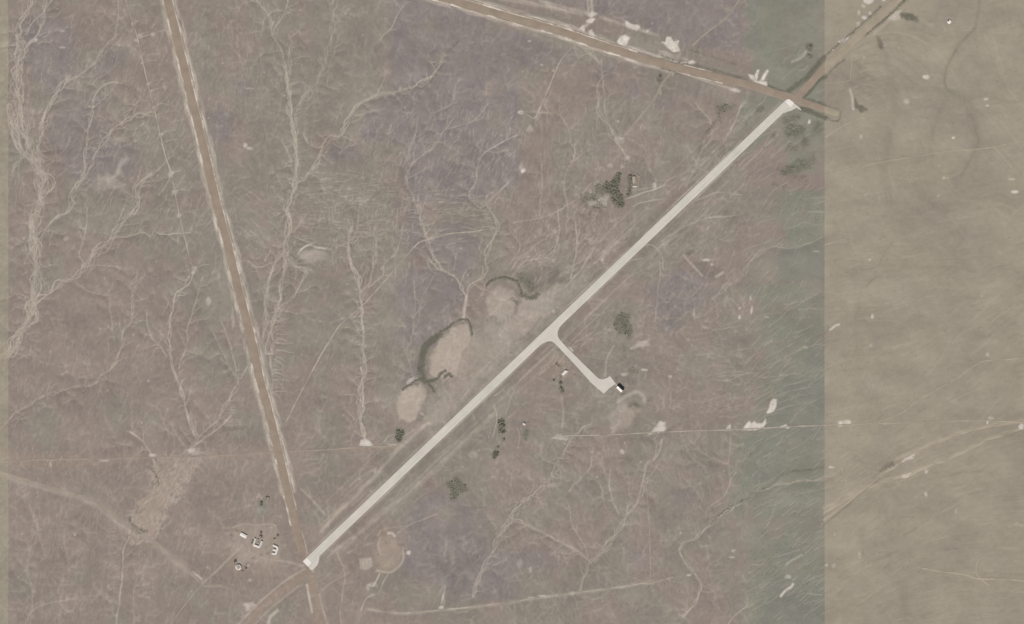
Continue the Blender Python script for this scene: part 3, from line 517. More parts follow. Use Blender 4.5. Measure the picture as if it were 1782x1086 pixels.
for q, w, v in (([(1371,160),(1386,149),(1402,138),(1418,118),(1434,100)], 4.2, .95), ([(1337,150),(1350,156),(1368,161)], 2.8, .8), ([(1395,172),(1412,155),(1424,140),(1436,134)], 3.4, .9), ([(1392,170),(1412,177),(1436,184)], 3.4, .9), ([(1396,190),(1414,196),(1436,205)], 4, 1),
                ([(1436,98),(1460,76),(1485,55),(1515,28),(1532,12)], 1.9, .5), ([(1505,62),(1530,42),(1555,20),(1572,3)], 2.0, .6), ([(1438,132),(1452,118),(1470,104)], 1.5, .35), ([(1436,184),(1458,190),(1463,196),(1460,210),(1448,210),(1436,204)], 1.6, .45),
                ([(1572,2),(1580,-4)], 4, .5)): draw(scrubl, wiggle(smooth(q), .8, 12, int(q[0][0])), w, v, vary=.25, seed=int(q[0][1]))
draw(scrub, smooth([(1256,215),(1250,196),(1262,188),(1280,184)]), 1.4, .5); draw(scrub, smooth([(1247,210),(1238,222),(1226,235)]), 3, .5, vary=.6); draw(dark, smooth([(1222,240),(1216,262),(1222,275)]), 4, .5)
ell(scrub, 1324, 190, 8, 5, .5, rot=-.6)
for q in ([(1366,205),(1384,208),(1400,222),(1396,238),(1372,236),(1360,224)], [(1352,296),(1368,290),(1390,282),(1410,275),(1420,282),(1400,292),(1380,304),(1358,303)]): poly(scrub, q, .38, 5, 8)
veg_arcs = [([(765,578),(780,570),(792,560),(808,556),(817,562),(820,574),(821,583)], 1.9, .75), ([(766,583),(752,592),(740,603),(735,620),(732,640),(735,658),(740,664)], 6, .75), ([(700,678),(712,670),(728,661),(741,663),(750,672),(756,682)], 1.8, .8), ([(744,665),(760,660),(766,652),(774,645)], 2.6, .75), ([(774,657),(781,650),(786,655)], 2.6, .7),
            ([(846,497),(856,488),(870,483),(885,484),(899,490),(906,503),(908,512)], 2.0, .85), ([(908,512),(918,517),(930,518),(935,512)], 4, .65), ([(892,520),(900,530)], 3, .4), ([(905,485),(920,490),(925,500)], 8, .3)]
for i in range(46):
    x, y = random.gauss(1390, 28), random.uniform(195, 330)
    if x < 1432 and abs((y - 977) + .955 * (x - 526)) > 26: ell(scrub, x, y, random.uniform(3, 10), random.uniform(2, 5), random.uniform(.2, .5), .6, 4, random.uniform(-.7, .1))
for q in ([(1300,262),(1330,236),(1360,208)], [(1265,262),(1290,235),(1330,200)]): draw(green, smooth(q), 7, .8)
for x, y, r in ((236, 70, 2.5), (243, 62, 3), (247, 110, 2), (258, 146, 2.5), (262, 158, 2), (268, 186, 2), (279, 234, 3), (282, 250, 2), (297, 302, 4), (304, 334, 4), (312, 375, 3), (338, 468, 4), (336, 474, 3), (231, 40, 3), (266, 60, 3)):
    ell(white, x, y, r * 1.1, r, .45, .6, 2); channel([(x, y), (x + 12, y - 5), (x + 26, y - 4 + random.uniform(-6, 6))], .9, .3, 2, steer=False, bank=.3)
for i in range(170):                                                # pale specks of bare earth
    x, y = random.uniform(30, 1270), random.uniform(5, 1075); ell(sand, x, y, random.uniform(.8, 2.2), random.uniform(.8, 2), random.uniform(.3, .7), .6, 1)
for q, w, v in veg_arcs: draw(scrubl, wiggle(smooth(q), 1, 10, int(q[0][1])), w, min(1, v * 1.15), vary=.4, seed=int(q[0][0]))
ell(white, 716, 663, 6, 3, .5); ell(green, 912, 490, 12, 10, .4)
for i in range(26): ell(scrub, random.gauss(1034, 14), random.gauss(345, 14), random.uniform(2, 6), random.uniform(2, 5), random.uniform(.25, .55), .6, 3)
groves = {                                        # name: (polygon, number, label)
 'a': ([(688,762),(690,750),(697,745),(703,752),(699,766),(692,772)], 20, 'dark scrub tree in the compact thicket beside the east-west track'),
 'b': ([(867,731),(877,730),(879,752),(874,755),(869,752)], 20, 'dark tree in the tall narrow stand left of the pump house'),
 'c': ([(857,788),(863,785),(868,787),(866,794),(859,799)], 9, 'dark tree in the small clump below the narrow stand'),
 'd': ([(1050,320),(1062,315),(1074,303),(1080,300),(1080,312),(1074,330),(1084,344),(1086,358),(1078,362),(1068,352),(1060,340),(1052,330)], 66, 'grey-green tree in the big spreading grove'),
 'e': ([(1072,550),(1083,544),(1094,548),(1096,562),(1102,578),(1092,592),(1086,580),(1076,584),(1068,566)], 22, 'thin grey-green tree in the loose thicket above the hangar'),
 'f': ([(776,842),(786,836),(790,826),(800,834),(812,846),(814,856),(800,858),(796,868),(782,870),(784,856)], 20, 'thin grey-green tree in the ragged thicket below the runway'),
 'g': ([(972,664),(977,664),(981,682),(977,684)], 8, 'dark tree in the short row below the small white house'),
 'h': ([(1246,186),(1262,182),(1275,186),(1262,196),(1250,196)], 14, 'green tree in the patch left of the upper runway'),
 'i': ([(1368,222),(1385,212),(1398,228),(1388,240),(1370,236)], 9, 'green tree in the loose patch below the runway\'s upper threshold'),
 'j': ([(1356,300),(1362,292),(1395,284),(1412,280),(1404,290),(1376,302)], 10, 'green tree in the lower loose patch on the green plain'),
 'k': ([(1095,304),(1100,304),(1098,332),(1093,345),(1091,342)], 10, 'dark tree in the row along the walled yard'),
}
for k, (q, n, l) in groves.items():
    poly(scrub, q, {'e': .5, 'f': .45, 'h': .4, 'i': .2, 'j': .25}.get(k, .85), 3, 3)
    if k in 'efhij': poly(green, q, .8, 6, 4)
ell(green, 1035, 333, 14, 14, .6, .5, 5); ell(scrub, 1034, 345, 12, 6, .35); ell(green, 800, 850, 22, 20, .5); ell(greyb, 420, 960, 10, 8, .3)
poly(scrub, [(914,745),(918,745),(918,764),(914,764)], .45, 2, 1); poly(green, [(912,744),(919,744),(919,766),(912,766)], .9, 2, 1); poly(purple, [(904,732),(919,732),(918,748),(905,748)], .8, 2, 1)
for x, y in ((877, 765), (867, 778), (862, 782), (976, 655), (964, 662)): ell(scrub, x, y, 2.2, 3, .45, .5, 1)

# ------------------------------------------------------------------ rills: water is run over the plain and gathers into the traced courses
def jump_flood(seed_mask):
    jj, ii = np.indices((H_, W_)); big = 10 ** 6
    sj = np.where(seed_mask, jj, -big).astype(np.int32); si = np.where(seed_mask, ii, -big).astype(np.int32)
    st = 128
    while st >= 1:
        for dj in (-st, 0, st):
            for di in (-st, 0, st):
                if dj == 0 and di == 0: continue
                a = slice(max(0, dj), H_ + min(0, dj)); b = slice(max(0, di), W_ + min(0, di))
                a2 = slice(max(0, -dj), H_ + min(0, -dj)); b2 = slice(max(0, -di), W_ + min(0, -di))
                tj, ti = sj[a2, b2], si[a2, b2]
                dn = (jj[a, b] - tj).astype(np.float32) ** 2 + (ii[a, b] - ti).astype(np.float32) ** 2
                do = (jj[a, b] - sj[a, b]).astype(np.float32) ** 2 + (ii[a, b] - si[a, b]).astype(np.float32) ** 2
                m = dn < do
                sj[a, b] = np.where(m, tj, sj[a, b]); si[a, b] = np.where(m, ti, si[a, b])
        st //= 2
    return np.sqrt((jj - sj).astype(float) ** 2 + (ii - si).astype(float) ** 2) * STEP
D = np.minimum(jump_flood(chan > .6), 260)
hn = fbm(GX, GY, 90, 900, 5, .55)
hf = 3.2 * np.sqrt(D + 1) + hn * 15 + gnoise(GX, GY, 9, 77) * 1.1 + rng.random((H_, W_)) * .55 + GY * -.012
def flow(h):
    pad = np.pad(h, 1, constant_values=1e9); best = np.zeros((H_, W_)); tgt = np.arange(H_ * W_).reshape(H_, W_)
    base = tgt.copy()
    for dj in (-1, 0, 1):
        for di in (-1, 0, 1):
            if dj == 0 and di == 0: continue
            s = (h - pad[1 + dj:1 + dj + H_, 1 + di:1 + di + W_]) / math.hypot(dj, di)
            m = s > best; best = np.where(m, s, best); tgt = np.where(m, base + dj * W_ + di, tgt)
    order = np.argsort(-h.ravel()).tolist(); t = tgt.ravel().tolist(); acc = [1.0] * (H_ * W_)
    for c in order:
        k = t[c]
        if k != c: acc[k] += acc[c]
    return np.array(acc).reshape(H_, W_)
# breach small pits by smoothing twice with minima lowered along the noise valleys
acc = flow(blur(hf, 1) + rng.random((H_, W_)) * .12)
rill = np.clip((np.log(acc) - 1.9) / 3.2, 0, 1)
rill = blur(rill, 1)
vwx = GX + 14 * fbm(GX, GY, 34, 61, 3); vwy = GY + 14 * fbm(GX, GY, 34, 62, 3)
v1 = np.clip(1 - np.abs(gnoise(vwx, vwy * .6, 15, 63)) / .10, 0, 1) * sstep(gnoise(GX, GY, 38, 64), -.1, .5)
v2 = np.clip(1 - np.abs(gnoise(vwx * 1.1, vwy * .7, 9, 65)) / .16, 0, 1) * sstep(gnoise(GX, GY, 30, 66), 0, .5)
vein = blur(np.maximum(v1, .75 * v2), 1)
hard_e = sstep(GX, 1290, 1340)
rk = (1 - .75 * hard_e) * (.55 + .45 * sstep(fbm(GX, GY, 120, 55, 3), -.35, .4))
# long combed grain, warped
wx = GX + 22 * fbm(GX, GY, 70, 21, 3); wy = GY + 22 * fbm(GX, GY, 70, 22, 3)
comb = gnoise(wx * 1.0 + wy * .25, wy * .22, 6.5, 31) * .6 + gnoise(wx * 1 + wy * .3, wy * .3, 3.6, 33) * .5
comb_e = gnoise(wx * .22, wy + wx * .3, 8, 35) * .7 + gnoise(wx * .4, wy * 1.4 + wx * .3, 5, 36) * .4
comb = comb * (1 - hard_e) + comb_e * hard_e * .55
grain = gnoise(GX, GY, 3.4, 41) * .6 + gnoise(GX, GY, 7, 42) * .5

# ------------------------------------------------------------------ levelled ground by roads and buildings
flat = Z()
def level(pts, w): draw(flat, resample(pts, 6)[0], w, 1)
for r in (ROAD_W, ROAD_N, ROAD_STUB, ROAD_NE): level(r, 22)
level([(526,985),(1385,175)], 22); level([(960,590),(1060,670),(1085,680)], 20); level([(415,930),(480,955),(420,985)], 22); level([(982,649),(983,650)], 14); level([(1105,318),(1106,319)], 16); level([(912,738),(913,739)], 12); level([(1651,38),(1652,39)], 12)

flat = np.clip(flat * 1.6, 0, 1)
macro = fbm(GX, GY, 170, 500, 4) * 3.0 + fbm(GX, GY, 45, 520, 3) * .8
zz = macro - 1.3 * np.exp(-(D / 7) ** 2) - .6 * rill * rk + comb * .38 + grain * .14 - .9 * blur(sand, 1) + .3 * blur(dark, 1)
zz = zz * (1 - flat) + flat * (grain * .04)

# fading of sandy tones, mottling
mott = fbm(GX, GY, 60, 700, 5, .6); mauve = sstep(1.5 * fbm(GX, GY, 110, 710, 5, .6) - .5 * np.exp(-((GX - 70) / 80) ** 2 - ((GY - 780) / 50) ** 2) - .5 * np.exp(-((GX - 560) / 60) ** 2 - ((GY - 840) / 60) ** 2) - .4 * np.exp(-((GX - 300) / 60) ** 2 - ((GY - 480) / 60) ** 2) + .55 * np.exp(-((GX - 130) / 260) ** 2) * np.exp(-((GY - 700) / 260) ** 2) + .6 * np.exp(-((GX - 300) / 280) ** 2 - ((GY - 950) / 200) ** 2) + .5 * np.exp(-((GX - 290) / 60) ** 2 - ((GY - 60) / 120) ** 2) - .6 * np.exp(-((GX - 560) / 130) ** 2 - ((GY - 200) / 260) ** 2) - .4 * np.exp(-((GX - 640) / 90) ** 2 - ((GY - 520) / 120) ** 2), -.25, .35)
def blocks(f, q=27.4, th=.45):
    ix = np.clip((((np.floor((GX + 2) / q) + .5) * q - 2 - X0) / STEP).astype(int), 0, W_ - 1); iy = np.clip((((np.floor((GY - 3) / q) + .5) * q + 3 - Y0) / STEP).astype(int), 0, H_ - 1)
    return (f[iy, ix] > th).astype(float)
pn = purple * (.75 + .5 * fbm(GX, GY, 40, 720, 3))
purple_f = .3 * blur(blocks(pn), 1) + .66 * sstep(pn, .15, .95)
gn = green * (.8 + .4 * fbm(GX, GY, 40, 730, 3)); green_f = .25 * blur(blocks(gn), 1) + .7 * sstep(gn + .25 * comb_e * hard_e, .15, 1.0)
mauve_f = .2 * blur(blocks(mauve), 2) + .8 * mauve
inner = (GX > 14.5) & (GX < 1435.5)
for m in (purple_f, green_f, mauve_f, greyb): m *= inner
light = np.clip(sand * (.85 + .25 * (GX < 1435)) + (.44 * rill * rk + .28 * vein * (1 - flat)) * (1 - .72 * hard_e), 0, 1)
broad = fbm(wx * .35, wy, 60, 740, 4, .6) * hard_e
tone = .5 + .5 * np.clip(.52 * mott * (1 - .3 * hard_e) + .38 * comb * (1 - .3 * hard_e) + .36 * grain * (1 - .45 * hard_e) + .42 * broad - .95 * dark - .12 * blur(np.clip(light, 0, 1), 3) + .02, -1, 1)      # 0.5 neutral, uneven ground tone, darker beside the drawn courses
fade = np.minimum(np.minimum(GX - X0, X1 - GX), np.minimum(GY - Y0, Y1 - GY)); fade = sstep(fade, 0, 20)
gr5 = gnoise(GX, GY, 5.5, 751) * .7 + gnoise(GX, GY, 11, 752) * .5
scrub = blur(scrub * (.5 + .5 * sstep(gr5, -.5, .35)), 2) * 1.05
scrub = np.maximum(scrub, scrubl * (.72 + .28 * sstep(gr5, -.5, .3)))
white = np.clip(white * (.85 + .25 * sstep(gr5, -.4, .3)), 0, 1)
A1 = np.stack([mauve_f, np.clip(purple_f, 0, 1), np.clip(green_f, 0, 1), np.clip(greyb, 0, 1)], -1)
A2 = np.stack([light * fade, np.clip(scrub, 0, 1) * fade, np.clip(red, 0, 1) * fade, np.clip(white, 0, 1) * fade], -1)

# ------------------------------------------------------------------ materials
def new_mat(name, rough=.95, spec=.15):
    m = bpy.data.materials.new(name); m.use_nodes = True; b = m.node_tree.nodes['Principled BSDF']
    b.inputs['Roughness'].default_value = rough; b.inputs['Specular IOR Level'].default_value = spec
    return m, m.node_tree, b
def N(nt, t, **kw):
    n = nt.nodes.new(t)
    for k, v in kw.items(): setattr(n, k, v)
    return n
def mixc(nt, fac, a, b, mode='MIX'):
    n = N(nt, 'ShaderNodeMix', data_type='RGBA', blend_type=mode)
    for s, v in ((0, fac), (6, a), (7, b)):
        if isinstance(v, (int, float)): n.inputs[s].default_value = v
        elif isinstance(v, tuple): n.inputs[s].default_value = v
        else: nt.links.new(v, n.inputs[s])
    return n.outputs[2]
def noise(nt, vec, scale, detail=3, rough=.55):
    n = N(nt, 'ShaderNodeTexNoise'); n.inputs['Scale'].default_value = scale; n.inputs['Detail'].default_value = detail; n.inputs['Roughness'].default_value = rough
    nt.links.new(vec, n.inputs['Vector']); return n.outputs['Fac']
def mrange(nt, v, a, b, c, d):
    n = N(nt, 'ShaderNodeMapRange'); nt.links.new(v, n.inputs[0])
    for i, x in enumerate((a, b, c, d)): n.inputs[i + 1].default_value = x
    return n.outputs[0]
def position(nt): return N(nt, 'ShaderNodeNewGeometry').outputs['Position']
def grey(nt, v):
    n = N(nt, 'ShaderNodeCombineColor'); [nt.links.new(v, n.inputs[i]) for i in range(3)]; return n.outputs[0]
SEAM_E = W(1435, 0)[0]; SEAM_W = W(14.3, 0)[0]
def seam(nt):        # 1 on the tan put into the colour beyond the two straight mosaic seams
    sp = N(nt, 'ShaderNodeSeparateXYZ'); nt.links.new(position(nt), sp.inputs[0])
    a = N(nt, 'ShaderNodeMath', operation='GREATER_THAN'); nt.links.new(sp.outputs[0], a.inputs[0]); a.inputs[1].default_value = SEAM_E
    b = N(nt, 'ShaderNodeMath', operation='LESS_THAN'); nt.links.new(sp.outputs[0], b.inputs[0]); b.inputs[1].default_value = SEAM_W
    c = N(nt, 'ShaderNodeMath', operation='MAXIMUM'); nt.links.new(a.outputs[0], c.inputs[0]); nt.links.new(b.outputs[0], c.inputs[1]); return c.outputs[0]
def simple(name, rgb, var=.08, scale=.5, rough=.9, spec=.2, tan=None, metal=0):
    m, nt, b = new_mat(name, rough, spec); b.inputs['Metallic'].default_value = metal
    c = A(*rgb); pos = position(nt)
    col = mixc(nt, 1.0, c, grey(nt, mrange(nt, noise(nt, pos, scale, 4), .25, .75, 1 - var, 1 + var)), 'MULTIPLY')
    if tan: col = mixc(nt, seam(nt), col, mixc(nt, 1.0, A(*tan), grey(nt, mrange(nt, noise(nt, pos, scale, 4), .25, .75, 1 - var, 1 + var)), 'MULTIPLY'))
    nt.links.new(col, b.inputs['Base Color']); return m

gm, nt, bs = new_mat('dry_soil', 1.0, .05)
pos = position(nt)
a1 = N(nt, 'ShaderNodeAttribute', attribute_name='soil'); a2 = N(nt, 'ShaderNodeAttribute', attribute_name='cover'); a3 = N(nt, 'ShaderNodeAttribute', attribute_name='tone')
s1 = N(nt, 'ShaderNodeSeparateColor'); nt.links.new(a1.outputs['Color'], s1.inputs[0]); s2 = N(nt, 'ShaderNodeSeparateColor'); nt.links.new(a2.outputs['Color'], s2.inputs[0])
n_big = noise(nt, pos, .006, 5, .6); n_mid = noise(nt, pos, .05, 4, .6); n_fine = noise(nt, pos, .35, 3, .6)
c = mixc(nt, s1.outputs[0], A(139.5, 131.5, 121), A(143, 130.3, 121.5))
c = mixc(nt, s1.outputs[1], c, A(134.5, 125.5, 122.5))
c = mixc(nt, s1.outputs[2], c, A(134, 134, 119))
c = mixc(nt, a1.outputs['Alpha'], c, A(131, 130, 120))
tanc = mixc(nt, mrange(nt, n_big, .35, .65, 0, 1), A(150, 141, 127), A(157, 148, 131))
sm = seam(nt)
c = mixc(nt, sm, c, tanc)
c = mixc(nt, mrange(nt, s2.outputs[2], 0, 1, 0, .8), c, A(156, 137, 122))
lightc = mixc(nt, sm, A(188, 176, 162), A(182, 168, 148))
c = mixc(nt, s2.outputs[0], c, lightc)
c = mixc(nt, s2.outputs[1], c, mixc(nt, mrange(nt, n_mid, .35, .65, 0, 1), A(101, 98, 86), A(114, 111, 98)))
c = mixc(nt, a2.outputs['Alpha'], c, mixc(nt, mrange(nt, n_mid, .35, .65, 0, 1), A(203, 192, 178), A(214, 205, 195)))
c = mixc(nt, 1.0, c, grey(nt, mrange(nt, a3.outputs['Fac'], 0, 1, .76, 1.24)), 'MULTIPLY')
c = mixc(nt, 1.0, c, grey(nt, mrange(nt, n_mid, .25, .75, .965, 1.035)), 'MULTIPLY')
c = mixc(nt, 1.0, c, grey(nt, mrange(nt, n_fine, .25, .75, .97, 1.03)), 'MULTIPLY')
nt.links.new(c, bs.inputs['Base Color'])

# ------------------------------------------------------------------ ground mesh: fine grid in view, widening steps out to the horizon
NE = 14
ext = np.cumsum(8 * 1.75 ** np.arange(NE))
fx_ = np.r_[X0 - ext[::-1], gx_, gx_[-1] + ext]; fy_ = np.r_[Y0 - ext[::-1], gy_, gy_[-1] + ext]
FX, FY = np.meshgrid(fx_, fy_); zf = np.pad(zz, NE, mode='edge')
out_d = np.maximum.reduce([X0 - FX, FX - gx_[-1], Y0 - FY, FY - gy_[-1], FX * 0]); zf = zf * np.exp(-out_d / 60) + (1 - np.exp(-out_d / 60)) * fbm(FX, FY, 400, 812, 3) * 5
nr, nc = FX.shape
co = np.empty((nr * nc, 3), np.float32); co[:, 0] = ((FX - PW / 2) * S).ravel(); co[:, 1] = ((PH / 2 - FY) * S).ravel(); co[:, 2] = zf.ravel()
idx = np.arange(nr * nc).reshape(nr, nc)
quads = np.stack([idx[1:, :-1], idx[1:, 1:], idx[:-1, 1:], idx[:-1, :-1]], -1).reshape(-1, 4).astype(np.int32)
gme = bpy.data.meshes.new('ground'); gme.vertices.add(len(co)); gme.vertices.foreach_set('co', co.ravel())
gme.loops.add(quads.size); gme.loops.foreach_set('vertex_index', quads.ravel())
gme.polygons.add(len(quads)); gme.polygons.foreach_set('loop_start', np.arange(0, quads.size, 4, dtype=np.int32))
gme.polygons.foreach_set('use_smooth', np.ones(len(quads), bool))
gme.update(calc_edges=True)
for nm, arr in (('soil', A1), ('cover', A2)):
    at = gme.attributes.new(nm, 'FLOAT_COLOR', 'POINT'); at.data.foreach_set('color', np.stack([np.pad(arr[..., k], NE, mode='edge' if nm == 'soil' else 'constant') for k in range(4)], -1).astype(np.float32).ravel())
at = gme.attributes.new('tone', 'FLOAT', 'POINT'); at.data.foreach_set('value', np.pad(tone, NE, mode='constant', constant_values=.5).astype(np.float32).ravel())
gme.materials.append(gm)
ground = bpy.data.objects.new('ground', gme); COL.objects.link(ground); ground['kind'] = 'structure'
def gz(px, py):
    u = np.clip((np.asarray(px, float) - X0) / STEP, 0, W_ - 1.001); v = np.clip((np.asarray(py, float) - Y0) / STEP, 0, H_ - 1.001)
    i = u.astype(int); j = v.astype(int); a = u - i; b = v - j
    return (zz[j, i] * (1 - a) + zz[j, i + 1] * a) * (1 - b) + (zz[j + 1, i] * (1 - a) + zz[j + 1, i + 1] * a) * b

# ------------------------------------------------------------------ object helpers
def mesh_obj(name, verts, faces, mat, parent=None, kind=None, loc=None, rz=0, smooth_=False):
    me = bpy.data.meshes.new(name); me.from_pydata([tuple(map(float, v)) for v in verts], [], faces); me.materials.append(mat)
    if smooth_: me.shade_smooth()
    o = bpy.data.objects.new(name, me); COL.objects.link(o)
    if parent: o.parent = parent
    if kind: o['kind'] = kind
    if loc is not None: o.location = loc
    o.rotation_euler.z = rz
    return o
def thing(name, label, cat, loc=(0, 0, 0), rz=0, group=None):
    o = bpy.data.objects.new(name, None); COL.objects.link(o); o.location = loc; o.rotation_euler.z = rz
    o['label'] = label; o['category'] = cat
    if group: o['group'] = group
    return o
class MB:
    def __init__(s): s.v = []; s.f = []
    def box(s, x0, y0, z0, x1, y1, z1):
        b = len(s.v); s.v += [(x0,y0,z0),(x1,y0,z0),(x1,y1,z0),(x0,y1,z0),(x0,y0,z1),(x1,y0,z1),(x1,y1,z1),(x0,y1,z1)]
        s.f += [tuple(b + i for i in q) for q in ((0,3,2,1),(4,5,6,7),(0,1,5,4),(1,2,6,5),(2,3,7,6),(3,0,4,7))]; return s
    def prism(s, pts, z0, z1):            # pts: counter-clockwise xy outline
        b = len(s.v); n = len(pts); s.v += [(x, y, z0) for x, y in pts] + [(x, y, z1) for x, y in pts]
        s.f += [tuple(b + i for i in range(n))[::-1], tuple(b + n + i for i in range(n))] + [(b + i, b + (i + 1) % n, b + n + (i + 1) % n, b + n + i) for i in range(n)]; return s
    def slab(s, quad, t):                 # quad: four 3D corners counter-clockwise from above, thickness t
        b = len(s.v); s.v += [(x, y, z - t) for x, y, z in quad] + list(quad); s.f += [tuple(b + i for i in q) for q in ((3,2,1,0),(4,5,6,7),(0,1,5,4),(1,2,6,5),(2,3,7,6),(3,0,4,7))]; return s
    def rod(s, p, q, r):
        p = Vector(p); q = Vector(q); d = (q - p).normalized(); u = d.orthogonal().normalized(); w = d.cross(u); b = len(s.v)
        for c in (p, q):
            for k in range(6): a = k * math.pi / 3; s.v.append(tuple(c + r * (math.cos(a) * u + math.sin(a) * w)))
        s.f += [(b + i, b + (i + 1) % 6, b + 6 + (i + 1) % 6, b + 6 + i) for i in range(6)] + [tuple(b + i for i in range(6))[::-1], tuple(b + 6 + i for i in range(6))]; return s
    def obj(s, name, mat, parent=None, kind=None): return mesh_obj(name, s.v, s.f, mat, parent, kind)
def ccw(pts):
    a = sum(pts[i][0] * pts[(i + 1) % len(pts)][1] - pts[(i + 1) % len(pts)][0] * pts[i][1] for i in range(len(pts)))
    return pts if a > 0 else pts[::-1]
def wpts(pts): return ccw([W(x, y)[:2] for x, y in pts])

def ribbon(name, pts, half, z, mat, kind='structure', parent=None, curve=True, edge=0.0, drape=True, profile=None, seed=1, step=4):
    p = smooth(pts, step) if curve else resample(pts, step)[0]
    d = np.gradient(p, axis=0); L = np.hypot(d[:, 0], d[:, 1]); nrm = np.c_[-d[:, 1], d[:, 0]] / L[:, None]; n = len(p)
    prof = profile or [(-1, 0), (1, 0)]
    t = np.arange(n) * step * 1.0
    vs = []; m = len(prof)
    el = half * (1 + edge * gnoise(t, t * 0 + 2.2, 14, seed)); er = half * (1 + edge * gnoise(t, t * 0 + 7.7, 14, seed + 1))
    for i in range(n):
        for (u, h) in prof:
            w = u * (el[i] if u < 0 else er[i]); q = p[i] + nrm[i] * w
            vs.append(W(q[0], q[1], (float(gz(q[0], q[1])) if drape else 0) + z + h))
    fs = [(i * m + k, i * m + k + 1, (i + 1) * m + k + 1, (i + 1) * m + k) for i in range(n - 1) for k in range(m - 1)]
    o = mesh_obj(name, vs, fs, mat, parent, kind)
    me = o.data
    if me.polygons[0].normal.z < 0: me.flip_normals()
    return o

# ------------------------------------------------------------------ dirt roads and tracks
m_road = simple('graded_earth', (152, 137, 122), .13, .035, 1, .05, tan=(161, 149, 131))
mm, nt, b = new_mat('pale_berm', 1, .05)                      # windrows: bright chalky heaps broken by soil
pos = position(nt); f = mrange(nt, noise(nt, pos, .022, 4, .65),   .45, .60, 0, 1); f2 = mrange(nt, noise(nt, pos, .12, 3), .3, .7, .5, 1)
mu = N(nt, 'ShaderNodeMath', operation='MULTIPLY'); nt.links.new(f, mu.inputs[0]); nt.links.new(f2, mu.inputs[1])
nt.links.new(mixc(nt, seam(nt), mixc(nt, mu.outputs[0], A(163, 150, 136), A(214, 203, 190)), A(160, 149, 131)), b.inputs['Base Color']); m_berm = mm
def track_mat(name, rgb, tan):
    m, nt, b = new_mat(name, 1, .05); pos = position(nt); sm = seam(nt)
    f = mrange(nt, noise(nt, pos, .018, 5, .7), .36, .6, 0, 1)
    nt.links.new(mixc(nt, sm, mixc(nt, f, A(148, 136, 125), A(*rgb)), mixc(nt, f, A(156, 146, 130), A(*tan))), b.inputs['Base Color']); return m
m_track = track_mat('worn_track', (180, 169, 155), (176, 162, 143)); m_trackr = track_mat('red_track', (163, 150, 137), (170, 158, 139))
RP = [(-1, -.5), (-.9, .1), (-.3, .28), (0, .33), (.3, .28), (.9, .1), (1, -.5)]
BP = [(-1, -.3), (-.35, .55), (.3, .6), (1, -.3)]
def offs(pts, o):
    p = np.array(pts, float); d = np.gradient(p, axis=0); L = np.hypot(d[:, 0], d[:, 1]); return [tuple(q) for q in p + np.c_[-d[:, 1], d[:, 0]] / L[:, None] * o]
def dirt_road(pts, half, berms):
    r = ribbon('dirt_road', pts, half, .25, m_road, drape=False, profile=RP, edge=.2, seed=len(pts), curve=True)
    for side, t0, t1, w in berms:
        q, t = resample(pts, 12); n = len(q); q = q[int(t0 * n):max(int(t0 * n) + 3, int(t1 * n))]
        ribbon('berm', offs(q, side * (half + w * .35)), w, .2, m_berm, kind=None, parent=r, drape=False, profile=BP, edge=.7, seed=int(side * 5 + t0 * 10 + 20), curve=False)
    return r
dirt_road(ROAD_W, 7.4, [(1, 0, .62, 2.0), (-1, 0, .93, 2.0), (1, .66, .96, 1.8)])
dirt_road(ROAD_N, 7.0, [(1, .05, .98 * .55 + .05, 2.2), (-1, 0, .62, 2.2), (-1, .72, .8, 1.4), (1, .7, .82, 1.5)])
dirt_road(ROAD_STUB, 5.6, []); dirt_road(ROAD_NE, 7.0, [])
poly_j = wpts([(1384,165),(1394,160),(1402,172),(1400,186),(1392,186),(1382,178)])
